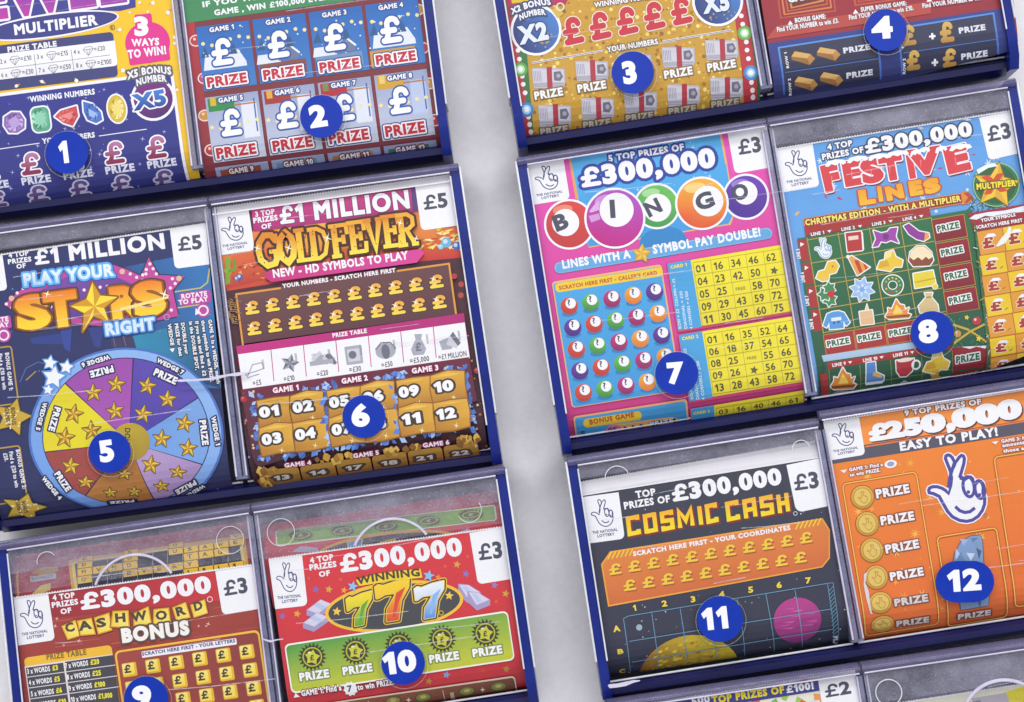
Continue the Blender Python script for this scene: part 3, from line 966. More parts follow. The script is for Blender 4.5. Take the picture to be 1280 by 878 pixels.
# ------------------------------------------------------------------ ticket 3: gold notes
def ticket_notes():
    t = Sheet('scratchcard', 'glittery gold scratchcard with wads of banknotes and red pound signs', 'scratchcard', GROUP,
              [(608, -150), (915, -194), (955, 150), (659, 190)], '#c89a30', z_end=bot(658, 172, 952, 130))
    t.mag(600, 0, 3.368)
    t.part('glitter')
    for _ in range(900):
        x, y = random.uniform(180, 1150), random.uniform(-10, 590)
        t.circ(x, y, random.uniform(3, 10), random.choice(['#e4b83a', '#f0d068', '#a8761c', '#c4943a', '#f6e08c', '#94681a', '#d8a02c']), n=6)
    t.part('side_border')
    t.poly([(-40, -600), (130, -600), (232, 640), (120, 640)], '#4f8a48', grad=('#2f6a3a', (120, 0), (190, 600)))
    t.poly([(80, -400), (125, 0), (228, 640), (198, 640), (110, 0), (60, -400)], '#b92f38')
    t.part('side_border')
    t.poly([(1000, -500), (1150, -500), (1230, 480), (1125, 480)], '#b92f38')
    t.poly([(1030, -500), (1250, -500), (1300, 480), (1160, 440), (1128, 180), (1118, 60)], '#4f8a48', grad=('#2f6a3a', (1130, 0), (1180, 440)))
    t.poly([(1095, -20), (1120, -20), (1180, 460), (1140, 460)], '#b92f38')
    for x, y in ((160, 213), (166, 250), (178, 322), (182, 356), (190, 392), (204, 490), (209, 519), (214, 546), (219, 568), (1100, 68), (1106, 103), (1121, 178), (1124, 212), (1130, 248), (1144, 345), (1150, 375), (1154, 400)):
        t.part('printed_bulb'); t.circ(x, y, 10, '#f6eef0', n=12)
    for x, y, c in ((170, 293, '#5aa84a'), (196, 461, '#3f86cc'), (1114, 140, '#6ab04e'), (1140, 307, '#4a90d0')):
        t.part('printed_bulb')
        t.circ(x, y, 30, c); t.circ(x, y, 19, '#b9e0b0' if c[1] != '3' and c[1] != '4' else '#a8d0f0'); t.circ(x, y, 11, '#f8fbfa', n=14)
    t.part('heading')
    t.poly([(100, -30), (380, -30), (360, 20), (130, 30)], '#b52a58'); t.bar(130, -20, 200, -28, 36, '#d9c02a')
    t.txt('WINNING NUMBERS', 486, 33, 770, -12, 23, WHITE, .04, [('#7a5c2a', 6)])
    for i in range(5):
        t.part('pound_symbol')
        x, y = 366 + 114 * i, 196 - 21 * i
        t.txt('£', x, y, x + 80, y - 18, 118, '#c8323e', .07, [('#f6e6dc', 8)])
    for nm, cx, cy, s, a, b in (('X2', 236, 128, 'X2 BONUS', (132, 62), (302, 22)), ('X5', 1000, 5, '', None, None)):
        t.part('bauble')
        t.circ(cx, cy, 108, WHITE); t.circ(cx, cy, 97, '#2c3a78', grad=('#4a80c8', (cx - 60, cy + 50), (cx + 90, cy - 40)))
        for k in range(14):
            an = random.uniform(.2, 2.6); rr = random.uniform(50, 90)
            t.circ(cx + rr * math.cos(an), cy + rr * math.sin(an), random.uniform(2, 6), '#b89a4a', n=7)
        t.circ(cx - 40, cy - 52, 18, '#6a8cc8', ry=10)
        t.txt(nm, cx - 52 + (8 if nm == 'X5' else 0), cy + 60 - (6 if nm == 'X5' else 0), cx + 60, cy + 38, 78, '#dfe8f8', .06, [('#28366e', 8)])
        if s:
            t.txt('X2 BONUS', 138, 62, 302, 22, 27, WHITE, .045, [('#3c4a72', 12)], bend=10); t.txt('NUMBER', 170, 88, 278, 65, 25, WHITE, .045, [('#3c4a72', 12)], bend=9)
            t.poly([(300, 42), (330, 28), (352, 60), (326, 78)], '#d8b44a'); t.hoop(338, 30, 18, 6, '#e8dfc8')
    t.part('your_numbers')
    for p in ([(218, 266), (520, 214)], [(768, 176), (1058, 128)]):
        t.line(p, 8, WHITE); t.line(p, 3, '#6a6470')
    t.txt('YOUR NUMBERS', 540, 222, 752, 186, 24, WHITE, .04, [('#7a6a4a', 7)])
    def wad(x, y, k):
        t.poly([(x - 70, y - 42), (x - 20, y - 44), (x + 68, y - 40), (x + 72, y + 20), (x + 62, y + 40), (x - 60, y + 44), (x - 66, y + 12)], '#b9b6c2')
        t.poly([(x - 66, y - 38), (x + 62, y - 34), (x + 66, y + 16), (x - 62, y + 20)], '#cfccd8')
        for q in range(5): t.line([(x - 62 + q * 7, y - 30), (x - 58 + q * 7, y + 14)], 2.5, '#8f8c9e')
        t.poly([(x + 22, y - 26), (x + 50, y - 30), (x + 62, y - 6), (x + 50, y + 12), (x + 24, y + 10)], '#6f6c80'); t.circ(x + 42, y - 10, 9, '#a9a5b4', n=12)
        t.line([(x - 62, y + 26), (x + 64, y + 22)], 3, '#9a97a6'); t.line([(x - 60, y + 34), (x + 62, y + 31)], 3, '#9a97a6')
        t.poly([(x - 8, y - 46), (x + 14, y - 47), (x + 18, y + 42), (x - 4, y + 44)], '#b03440')
    for i in range(5):
        t.part('banknote_wad'); x, y = 288 + 182 * i, 330 - 29.5 * i
        wad(x, y, i)
        t.txt('PRIZE', x - 54, y + 92, x + 66, y + 72, 35, WHITE, .045, [('#7a6430', 8)])
        t.part('banknote_wad'); x, y = 314 + 181 * i, 485 - 28.5 * i
        wad(x, y, i)
        t.txt('PRIZE', x - 56, y + 72, x + 60, y + 56, 24, '#c9c2b8', .045, [('#7a6430', 7)])
    return t

# ------------------------------------------------------------------ ticket 4: gold bars
def ticket_bars():
    t = Sheet('scratchcard', 'dark red and navy scratchcard with gold bars and gold pound signs', 'scratchcard', GROUP,
              [(920, -200), (1238, -245), (1274, 60), (972, 135)], '#b0222e', grad=('#8f2a34', (1000, -60), (1060, 60)), z_end=bot(968, 126, 1270, 84))
    t.mag(940, 0, 5.818)
    t.part('bonus_box')
    for k, c in enumerate(('#b8503a', '#8f1f2a', '#d07a4a', '#96222c', '#b8603a', '#8a2028', '#c98a4a', '#7a1c24')):
        t.bar(165 + 14 * k, -160 + 12 * k, 575 - 14 * k, -212 + 12 * k, 300 - 24 * k, c)
    t.txt('GAME', 270, 22, 460, -10, 50, WHITE, .05, [('#5a4a20', 12)])
    for k, c in enumerate(('#c0583c', '#a0202c', '#b8503a', '#a0202c')):
        t.bar(708 + 14 * k, -220 + 12 * k, 1150 - 14 * k, -282 + 12 * k, 268 - 24 * k, c)
    t.part('small_print')
    t.poly([(180, 190), (1300, 10), (1300, 100), (100, 290)], '#b8483e')
    for x, y in ((280, 170), (755, 88), (1290, 0)): t.poly([(x - 22, y + 16), (x + 20, y + 12), (x - 4, y - 18)], WHITE)
    t.txt('BONUS GAME:', 315, 168, 540, 136, 34, WHITE, .04, [('#8a5a58', 8)]); t.txt('Find YOUR NUMBER to win £3.', 185, 236, 635, 168, 36, WHITE, .035, [('#8a5a58', 8)])
    t.txt('SUPER BONUS GAME:', 795, 88, 1126, 40, 32, WHITE, .04, [('#8a5a58', 8)]); t.txt('Find YOUR NUMBER to win £10.', 708, 148, 1178, 76, 36, WHITE, .035, [('#8a5a58', 8)])
    t.txt('Find YOUR NUMBER to win', 1242, 62, 1672, 0, 34, WHITE, .035, [('#8a5a58', 8)])
    t.part('play_area')
    t.bar(110, 318, 1825, 62, 500, '#34408c', 18, grad=('#262b62', (600, 240), (640, 560)))
    for x0, y0, x1, y1, h in ((185, 345, 905, 232, 330), (1045, 205, 1760, 92, 330)):
        t.part('game_box')
        t.bar(x0, y0, x1, y1, h, '#5a94e0', grad=('#3f62b8', (x0, y0), (x0 + 50, y0 + 240)))
        t.bar(x0 + 16, y0 + 10, x1 - 12, y1 + 14, h - 10, '#33364f', grad=('#262a4a', (x0, y0), (x0 + 50, y0 + 280)))
        t.line([(x0 + 55, y0 + 182), (x1 + 18, y1 + 194)], 5, '#4f7cc8')
    t.part('row_lettering')
    t.txt('ROW 1', 270, 494, 252, 378, 20, WHITE, .03); t.txt('ROW 2', 300, 670, 282, 562, 20, WHITE, .03); t.txt('ROW 2', 1128, 520, 1118, 420, 20, WHITE, .03); t.txt('ROW 1', 1105, 350, 1092, 250, 20, WHITE, .03)
    for x, y in ((370, 422), (555, 392), (398, 594), (583, 562)):
        t.part('gold_bar_symbol')
        k = .9 if y > 500 else 1
        t.poly([(x - 85, y - 10), (x - 60, y - 46 * k), (x + 55, y - 26 * k), (x + 88, y + 8), (x + 48, y + 52 * k), (x - 82, y + 16)], '#9a6a34')
        t.poly([(x - 60, y - 46 * k), (x + 55, y - 26 * k), (x + 30, y + 6), (x - 84, y - 8)], '#d8ac62')
        t.poly([(x + 55, y - 26 * k), (x + 88, y + 8), (x + 48, y + 52 * k), (x + 30, y + 6)], '#b98644')
    for a in ((670, 392, 865, 362, 42), (698, 560, 890, 532, 38)): t.part('prize_lettering'); t.txt('PRIZE', *a, '#dfe0ec', .05)
    t.mag(1160, 0, 7.983)
    for a in ((315, 340, 580, 302, 60), (348, 584, 612, 545, 56)): t.part('prize_lettering'); t.txt('PRIZE', *a, '#dfe0ec', .05)
    for x, y, h in ((-240, 468, 210), (140, 435, 210), (-190, 690, 180), (175, 655, 165)):
        t.part('pound_symbol'); t.txt('£', x, y, x + 130, y - 18, h, '#d8b35c', .075, [('#5a4420', 7)], grad=('#b08038', (x, y - h), (x + 20, y)))
    for x, y in ((40, 365), (76, 610)):
        t.part('plus_sign')
        t.poly([(x - 11, y - 30), (x + 9, y - 32), (x + 12, y - 10), (x + 32, y - 12), (x + 34, y + 8), (x + 14, y + 10), (x + 16, y + 30), (x - 6, y + 32), (x - 8, y + 12), (x - 30, y + 14), (x - 32, y - 4), (x - 10, y - 7)], WHITE)
    return t

# ------------------------------------------------------------------ ticket 5: stars wheel
def ticket_stars():
    t = Sheet('scratchcard', 'dark blue scratchcard with golden stars title and a round prize wheel', 'scratchcard', GROUP,
              [(-43, 325), (257, 279.5), (292, 650), (2, 690)], '#2b3468', grad=('#232a58', (60, 380), (120, 640)), z_end=bot(0, 656, 290, 616))
    t.mag(0, 260, 3.99)
    t.part('background_print')
    t.poly([(600, 300), (1090, 200), (1130, 560), (1150, 900), (700, 900), (560, 640)], '#2f7cc0', grad=('#2c3670', (980, 420), (620, 620)))
    t.poly([(660, 640), (1000, 560), (1100, 900), (700, 780)], '#2a8cb4', grad=('#25386a', (760, 640), (1100, 800)))
    t.poly([(150, 650), (350, 620), (330, 680), (160, 680)], '#2c3f8a'); t.poly([(300, 600), (360, 580), (350, 720), (320, 700)], '#33489a')
    t.poly([(440, 600), (520, 590), (500, 700), (470, 690)], '#2f3f86'); t.poly([(545, 640), (660, 630), (680, 700), (560, 700)], '#383a5e')
    t.line([(565, 645), (575, 695)], 3, '#8a6a9a'); t.line([(615, 640), (628, 690)], 3, '#8a6a9a')
    for _ in range(70): t.star(random.uniform(10, 1080), random.uniform(240, 1500), random.uniform(2, 7), '#8fb0e4', .2, .25, n=4)
    for y in (412, 494): t.line([(840, y + 12), (1000, y - 12), (1035, y - 40 if y < 450 else y + 20), (1045, y - 110 if y < 450 else y + 40)], 7, '#c9b86a')
    t.line([(100, 870), (130, 800), (190, 770), (280, 790)], 5, '#4a6aa8'); t.line([(130, 860), (180, 815)], 5, '#b89a50')
    lottery_panel(t, (-175, 232), (8, 206), 205, 20)
    price_panel(t, (846, 102), (1030, 78), 204, '£5', (893, 218), (1019, 203), 72)
    t.part('prize_heading')
    t.txt('4 TOP', 48, 250, 145, 237, 25, WHITE, .045); t.txt('PRIZES', 43, 282, 160, 267, 25, WHITE, .045); t.txt('OF', 86, 305, 132, 299, 24, WHITE, .045)
    t.txt('£1 MILLION', 180, 287, 836, 203, 80, WHITE, .052)
    t.part('star_banner')
    B = [(20, 482), (132, 385), (330, 292), (470, 278), (570, 285), (640, 310), (705, 340), (742, 246), (790, 335), (920, 342), (862, 412), (890, 540), (800, 560), (500, 590), (140, 560)]
    t.poly(B, '#c0479c', out=[('#23264a', 5)])
    t.poly([(110, 482), (180, 420), (330, 345), (560, 335), (700, 400), (790, 400), (820, 500), (500, 560), (160, 530)], '#7b4aa6', grad=('#4b3a86', (400, 360), (500, 560)))
    for x, y in ((32, 480), (58, 455), (86, 425), (116, 402), (58, 498), (88, 516), (218, 345), (255, 330), (612, 318), (650, 330), (682, 347), (712, 362), (712, 335), (730, 308), (748, 280), (764, 304), (780, 330), (728, 330), (860, 354), (895, 352), (874, 378), (850, 400), (855, 510), (500, 396), (536, 392), (420, 410), (258, 492)):
        t.circ(x, y, 8, '#f8e6ea', n=12)
    for x, y in ((610, 318), (893, 352), (58, 452)): t.circ(x, y, 14, '#e2b89a', n=14)
    t.part('title')
    t.txt('PLAY YOUR', 126, 392, 570, 340, 64, '#e6f3fc', .055, [('#2a4a9c', 24), ('#5fb0f2', 15)], grad=('#a9d4f6', (300, 330), (300, 390)))
    yo = '#f08414'
    for c, a in (('S', (122, 612, 276, 592, 172)), ('T', (262, 602, 408, 583, 180)), ('R', (578, 562, 716, 543, 168)), ('S', (706, 546, 850, 526, 174))):
        t.txt(c, *a, '#ffd62c', .062, [('#5a3210', 20), ('#9c5a14', 12)], grad=('#ee7d1c', (a[0], a[1] - 30), (a[0] - 20, a[1] - 175)))
    t.part('title_star', under=t.cur)
    S = np.array([(462, 370), (502, 438), (588, 445), (520, 500), (545, 572), (466, 540), (412, 622), (420, 525), (352, 490), (432, 455)], float)
    t.poly(S, '#ffdf3a', out=[('#8a5410', 8)])
    for k in range(0, 10, 2): t.poly([(472, 492), S[k], S[k + 1]], '#d79a1e')
    t.poly([(600, 500), (840, 440), (842, 452), (602, 516)], '#fbe38a'); t.star(820, 432, 30, '#fdf6d8', .3, .2, n=4); t.star(236, 430, 22, '#fdf6d8', .3, .2, n=4)
    t.part('title_word', under=t.cur)
    t.txt('RIGHT', 534, 638, 780, 606, 62, '#d9ecfa', .055, [('#2a4a9c', 20), ('#5fa6ea', 11)])
    t.hoop(832, 546, 15, 3, '#b8bccc')
    t.part('rotate_note')
    t.bar(892, 428, 1048, 407, 64, '#b848a0', 12); t.txt('ROTATE', 908, 455, 1036, 439, 25, '#f9eaf4', .05); t.txt('TO PLAY', 895, 485, 1040, 466, 25, '#f9eaf4', .05)
    t.circ(1014, 512, 36, '#b848a0'); t.hoop(1014, 512, 27, 8, '#f9eaf4'); t.poly([(976, 500), (1004, 524), (974, 536)], '#f9eaf4')
    t.part('rotate_note')
    t.bar(-120, 560, 52, 536, 64, '#b848a0', 12); t.txt('ROTATE', -90, 584, 46, 565, 25, '#f9eaf4', .05); t.txt('TO PLAY', -98, 612, 47, 593, 25, '#f9eaf4', .05)
    t.circ(20, 636, 36, '#b848a0'); t.hoop(20, 636, 27, 8, '#f9eaf4')
    t.part('game_rules')
    for s, x0, y0, x1, y1 in (('GAME 1: In a WEDGE, match', 1038, 560, 1082, 880), ('three symbols to win PRIZE.', 1003, 565, 1050, 872), ('If you win and find a £2', 972, 568, 1012, 842), ('in the DOUBLE SPOT,', 942, 570, 976, 812), ('DOUBLE your', 902, 576, 924, 732), ('PRIZE for that', 870, 580, 894, 742), ('WEDGE', 836, 584, 852, 690)):
        t.txt(s, x0, y0, x1, y1, 19, WHITE, .045, [('#23284a', 6)])
    t.poly([(846, 704), (872, 700), (862, 722)], WHITE)
    # the wheel
    t.mag(0, 420, 3.377)
    def ell(a, rx, rt, rb, cx=533, cy=428):
        a = math.radians(a); s = -math.cos(a)
        return (cx + rx * math.sin(a), cy + (rt if s < 0 else rb) * s)
    t.part('prize_wheel', 'round wheel of seven coloured wedges with golden stars')
    wheel = t.cur
    t.poly([ell(a, 412, 378, 322) for a in range(0, 360, 6)], '#6c9ae0', grad=('#8fb6ee', (200, 700), (500, 60)))
    t.ring([ell(a, 412, 378, 322) for a in range(0, 360, 6)], [ell(a, 402, 369, 314) for a in range(0, 360, 6)], '#4a72c0')
    t.poly([ell(a, 354, 336, 284) for a in range(0, 360, 6)], '#2a2c5a')
    hub = (545, 450)
    for a0, a1, c, c2 in ((5, 60, '#4b3aa2', '#5a48ac'), (60, 114, '#6a9be0', '#7aa4e0'), (114, 162, '#b79cc8', '#a78cc0'), (162, 210, '#a8682a', '#b67a34'), (210, 257, '#a8453c', '#9c4640'), (257, 313, '#eadb1c', '#e2d21c'), (313, 365, '#a956b4', '#9a4aa8')):
        t.part('wedge', under=wheel)
        t.poly([hub] + [ell(a0 + .5 + (a1 - a0 - 1) * k / 10, 350, 332, 281) for k in range(11)], c, grad=(c2, hub, ell((a0 + a1) / 2, 350, 332, 281)))
    for x, y, r in ((395, 240, 40), (492, 205, 40), (487, 318, 40), (622, 212, 40), (708, 268, 40), (605, 330, 40), (780, 370, 40), (683, 435, 40), (795, 475, 40), (637, 545, 40), (750, 575, 38), (678, 632, 34), (527, 583, 34), (462, 660, 30), (562, 655, 30), (300, 550, 40), (362, 617, 38), (312, 330, 42), (275, 430, 44), (388, 400, 42)):
        t.part('star_symbol', under=wheel)
        S = star_pts(x, y, r, 5, .44, random.uniform(-.15, .25))
        if y > 560: S[:, 1] = y + (S[:, 1] - y) * .72
        t.poly(S, '#e8c638', out=[('#5a4420', 3)])
        for k in range(0, 10, 2): t.poly([(x, y), S[k], S[k + 1]], '#a5761e')
    t.part('wheel_lettering', under=wheel)
    o = [('#1e2450', 9)]
    for s, a in (('WEDGE 7', (663, 112, 772, 166, 20)), ('PRIZE', (648, 166, 742, 208, 32)), ('PRIZE', (842, 360, 855, 465, 28)), ('WEDGE 1', (892, 346, 912, 466, 20)), ('WEDGE 6', (458, 80, 342, 116, 20)), ('PRIZE', (474, 124, 376, 150, 30)), ('PRIZE', (232, 300, 204, 400, 28)), ('WEDGE 5', (182, 283, 151, 398, 19)), ('PRIZE', (230, 586, 280, 660, 28)), ('WEDGE 4', (178, 606, 246, 692, 19)), ('PRIZE', (816, 606, 728, 650, 20)), ('WEDGE 2', (850, 624, 745, 680, 13)), ('PRIZE', (552, 688, 452, 696, 10))):
        t.txt(s, *a, WHITE, .05, o)
    t.part('double_spot', under=wheel)
    t.circ(552, 448, 82, '#c8ae22', grad=('#a88c2a', (480, 380), (620, 500)), ry=80); t.txt('DOUBLE', 528, 390, 524, 505, 24, '#4a4426', .03)
    t.part('white_star_cluster')
    for x, y, r in ((228, 175, 50), (212, 115, 32), (282, 132, 32), (205, 228, 26)): t.star(x, y, r * 1.2, '#5f9ae6', .15, .55)
    for x, y, r in ((228, 175, 48), (212, 115, 30), (282, 132, 30), (205, 228, 22)): t.star(x, y, r, '#f0f4f6', .15, .5)
    t.mag(0, 390, 3.25)
    for box, l1, l2, l3, st in (((-60, 150, 48, 136, 240), ('BONUS GAME 1:', 20, 168, 38, 322), ('Find a £10 to win', -8, 172, 12, 318), None, (52, 428, 78, 1)), ((-60, 560, 82, 540, 230), ('BONUS GAME 2:', 64, 562, 92, 722), ('Find a £20 to win', 36, 570, 62, 716), ('£20.', 12, 576, 20, 610), (92, 792, 90, .62))):
        t.part('bonus_game_box')
        t.frame(*box, 6, '#b8963c', 16)
        for l in (l1, l2, l3):
            if l: t.txt(*l, 17, '#e8e8f0', .04)
        t.part('bonus_star', under=t.cur)
        x, y, r, k = st
        S = star_pts(x, y, r, 5, .5, .25); S[:, 1] = y + (S[:, 1] - y) * k
        t.poly(S, '#c9a634', out=[('#5a4a1c', 4)])
        for _ in range(26):
            a, q = random.uniform(0, 6.28), random.uniform(.1, .62) * r
            t.circ(x + q * math.cos(a), y + q * math.sin(a) * k, 4, '#efe2b0', n=7)
        t.txt('BONUS', x - 8, y - 38 * k, x - 2, y + 34 * k, 18, '#6a5420', .04); t.txt('GAME 1' if k == 1 else 'GAME 2', x - 32, y - 36 * k, x - 26, y + 36 * k, 18, '#6a5420', .04)
    return t

# ------------------------------------------------------------------ ticket 6: gold nuggets
def ticket_gold():
    t = Sheet('scratchcard', 'brown scratchcard with golden western title and numbered gold nuggets', 'scratchcard', GROUP,
              [(265.5, 269), (569.5, 226), (614, 600), (322, 650)], '#4d2530', z_end=bot(318, 609, 612, 567))
    t.mag(260, 210, 3.765)
    t.part('desert_print')
    t.poly([(30, 400), (200, 300), (1000, 200), (1200, 230), (1230, 420), (1000, 440), (400, 530), (90, 580)], '#e8863a', grad=('#c9382c', (600, 300), (640, 500)))
    t.poly([(60, 470), (130, 400), (300, 400), (260, 530), (90, 570)], '#e06a34', grad=('#b8382c', (150, 420), (180, 560)))
    for _ in range(60):
        x, y = random.uniform(980, 1200), random.uniform(290, 380)
        t.poly([(x, y), (x + random.uniform(10, 46), y - random.uniform(-6, 26)), (x + random.uniform(6, 30), y + random.uniform(4, 12))], random.choice(['#f2c63a', '#f8e27a', '#e8a834', '#f9efb4']))
    for _ in range(26):
        x, y = random.uniform(80, 290), random.uniform(440, 545)
        t.poly([(x, y), (x + random.uniform(8, 36), y - random.uniform(0, 14)), (x + random.uniform(6, 20), y + random.uniform(4, 12))], random.choice(['#f0a03a', '#d9482e', '#f4bc58', '#b83028']))
    for x, y, r, c in ((1122, 352, 26, '#6ab4d8'), (1170, 368, 22, '#4a6ac8'), (150, 514, 16, '#4a5ab0'), (135, 522, 12, '#6a7ac8'), (1095, 372, 14, '#8ad0e8')): t.poly(star_pts(x, y, r, 6, .85, .3), c); t.poly(star_pts(x - r * .2, y - r * .2, r * .5, 5, .8, .3), '#c8e2f4')
    t.line([(92, 545), (94, 440), (98, 425)], 24, '#7fa834'); t.line([(94, 490), (66, 480), (64, 440)], 15, '#8fb83a'); t.line([(96, 490), (126, 478), (124, 432)], 15, '#6f982e')
    for x, y in ((450, 275), (545, 262), (1060, 290), (930, 200)): t.line([(x, y + 26), (x + 1, y)], 9, '#8fa03a'); t.line([(x - 10, y + 8), (x - 8, y + 16), (x + 10, y + 14), (x + 12, y + 2)], 6, '#8fa03a')
    t.poly([(330, 290), (900, 200), (1060, 260), (1080, 330), (300, 420)], '#f4b844', grad=('#e07a34', (600, 250), (640, 400)))
    t.part('heading_strip')
    t.poly([(205, 196), (1000, 92), (1010, 205), (215, 300)], '#c83a86', grad=('#a92a74', (400, 160), (420, 290)))
    t.poly([(955, 98), (985, 94), (1000, 200), (965, 205)], '#5a3a7a')
    lottery_panel(t, (22, 226), (192, 200), 190, 20)
    price_panel(t, (975, 86), (1162, 60), 212, '£5', (1020, 200), (1140, 184), 70)
    t.part('prize_heading')
    t.txt('3 TOP', 226, 232, 317, 218, 26, WHITE, .045); t.txt('PRIZES', 217, 262, 332, 246, 26, WHITE, .045); t.txt('OF', 256, 290, 302, 283, 24, WHITE, .045)
    t.txt('£1 MILLION', 345, 268, 962, 190, 88, WHITE, .055, [('#7a1f5a', 6)])
    t.part('title')
    title_slab(t)
    t.part('ribbon')
    t.poly([(262, 512), (290, 484), (1000, 384), (1020, 402), (985, 448), (300, 540)], '#c9307e', grad=('#d9429a', (280, 500), (1000, 420)))
    t.txt('NEW - HD SYMBOLS TO PLAY', 312, 520, 945, 432, 40, WHITE, .045)
    t.part('your_numbers')
    t.poly([(135, 590), (1130, 448), (1175, 690), (165, 830)], '#6d4646', grad=('#5a343a', (500, 540), (560, 800)))
    t.line([(345, 568), (135, 597), (170, 860)], 9, '#e09a3a'); t.line([(890, 488), (1135, 453), (1168, 690)], 9, '#e09a3a')
    t.txt('YOUR NUMBERS - SCRATCH HERE FIRST', 357, 568, 886, 493, 20, WHITE, .045, [('#7a3a4a', 5)])
    for x, y in ((1160, 512), (1192, 548), (1190, 600)): t.circ(x, y, 14, random.choice(['#b03a3c', '#5a6ab8', '#c0504a']), n=10)
    for k in range(14):
        x, y = 90 + random.uniform(0, 40), 610 + k * 8
        t.line([(x, y), (x + 14, y + 6), (x + 8, y + 18), (x + 34, y + 20)], 3.5, '#a5804e')
    for r, (x0, y0, x1, y1) in enumerate(((186, 695, 1052, 572), (196, 792, 1066, 668))):
        for i in range(10):
            t.part('pound_symbol')
            x, y = x0 + (x1 - x0) * i / 9, y0 + (y1 - y0) * i / 9
            t.txt('£', x, y, x + 62, y - 9, 64, '#f8dc52', .075, [('#4a2a1c', 5)], grad=('#eea844', (x, y - 8), (x, y - 62)))
            t.star(x + 8, y - 46, 18, '#fdf6e0', .4, .2, n=4)
    t.mag(270, 380, 3.459)
    t.part('prize_table')
    t.bar(90, 185, 1072, 42, 190, '#c42a80', grad=('#b02474', (100, 180), (1060, 60)))
    t.bar(98, 220, 1076, 82, 158, WHITE)
    t.txt('PRIZE TABLE', 508, 148, 656, 127, 19, WHITE, .045)
    ic = [(170, 285), (312, 258), (455, 240), (592, 222), (735, 200), (878, 175), (1015, 160)]
    for i in range(1, 7): t.line([(98 + 140 * i, 201 - 19.8 * i), (113 + 140 * i, 355 - 20 * i)], 3.5, '#c42a80')
    for i, (s, a) in enumerate((('=£5', (164, 356, 202, 350)), ('=£10', (298, 338, 345, 331)), ('=£20', (441, 316, 490, 308)), ('=£30', (580, 298, 632, 291)), ('=£50', (720, 278, 768, 270)), ('=£5,000', (842, 260, 926, 248)), ('=£1 MILLION', (965, 244, 1088, 226)))):
        t.txt(s, *a, 23, '#3c3c48', .02)
        t.part('prize_symbol')
        x, y = ic[i]; g, d, l = '#a9abb8', '#6e707e', '#cdced8'
        if i == 0: t.line([(x - 30, y + 28), (x - 10, y - 20), (x + 30, y - 30), (x + 40, y - 5), (x, y + 10), (x - 40, y + 20), (x - 30, y + 35), (x + 20, y + 20)], 5, g)
        if i == 1: t.star(x + 10, y, 42, g, .2, .5, shade=d)
        if i == 2:
            for k in range(7): t.bar(x - 42 + 12 * k, y + 18 - random.uniform(10, 56), x - 31 + 12 * k, y + 16 - 40, 50, random.choice([g, d, l]))
            t.bar(x - 48, y + 12, x + 52, y - 2, 18, g)
        if i == 3: t.bar(x - 36, y - 34, x + 36, y - 44, 80, g, 5); t.bar(x - 24, y - 22, x + 28, y - 29, 54, l); t.circ(x, y, 17, d)
        if i == 4: t.circ(x, y + 5, 44, g, ry=34); t.circ(x, y + 8, 18, d, ry=32); t.line([(x - 44, y), (x - 20, y - 30), (x + 20, y - 32), (x + 44, y - 6)], 5, d)
        if i == 5: t.poly([(x - 14, y - 20), (x - 20, y - 42), (x + 14, y - 44), (x + 10, y - 22), (x + 32, y + 20), (x + 22, y + 46), (x - 24, y + 50), (x - 34, y + 24)], g); t.txt('£', x - 12, y + 32, x + 14, y + 29, 36, d, .05)
        if i == 6: t.poly([(x - 50, y + 4), (x - 10, y - 14), (x + 14, y + 6), (x + 6, y + 36), (x - 36, y + 42)], g); t.bar(x - 6, y - 20, x + 40, y - 4, 40, l, 4); t.poly([(x + 10, y - 38), (x + 44, y + 10), (x + 32, y + 24), (x - 2, y - 20)], d)
        t.txt('WORDS', x + 44, y - 2, x + 38, y - 44, 9, '#8a8c98', .02)
        t.cur = [k for k in t.order if k['name'] == 'prize_table'][-1]
    t.part('game_grid')
    t.poly([(110, 372), (1095, 232), (1130, 420), (180, 700), (160, 660)], '#6d2038', grad=('#4a2430', (600, 300), (640, 620)))
    for (x, y, w, nums) in ((178, 420, 288, ('01', '02', '03', '04')), (480, 378, 292, ('05', '06', '07', '08')), (780, 334, 296, ('09', '10', '11', '12'))):
        # crystals round each block
        t.part('crystal_border')
        for k in range(70):
            u, v = random.uniform(0, 1), random.uniform(0, 1)
            e = random.choice('tblr')
            if e == 't' and .18 < u < .66: u = random.choice((random.uniform(-.05, .18), random.uniform(.66, 1.05)))
            if e == 't': px_, py_ = x - 20 + u * (w + 40), y - 14 - 43 * (u) * w / 300 + random.uniform(-14, 10)
            elif e == 'b': px_, py_ = x + 10 + u * (w + 30), y + 240 - 43 * u * w / 300 + random.uniform(-4, 12)
            elif e == 'l': px_, py_ = x - 12 + v * 34 + random.uniform(-16, 8), y + v * 240
            else: px_, py_ = x + w + v * 34 + random.uniform(-6, 16), y - 43 + v * 240
            r = random.uniform(7, 22); a = random.uniform(0, 6)
            t.poly([(px_ + r * math.cos(a), py_ + r * math.sin(a)), (px_ + r * .7 * math.cos(a + 1.6), py_ + r * .7 * math.sin(a + 1.6)), (px_ + r * math.cos(a + 3), py_ + r * math.sin(a + 3)), (px_ + r * .5 * math.cos(a + 4.6), py_ + r * .5 * math.sin(a + 4.6))], random.choice(['#5a86d8', '#7fa8ea', '#3f64b4', '#a9c6f2', '#4a74c4']))
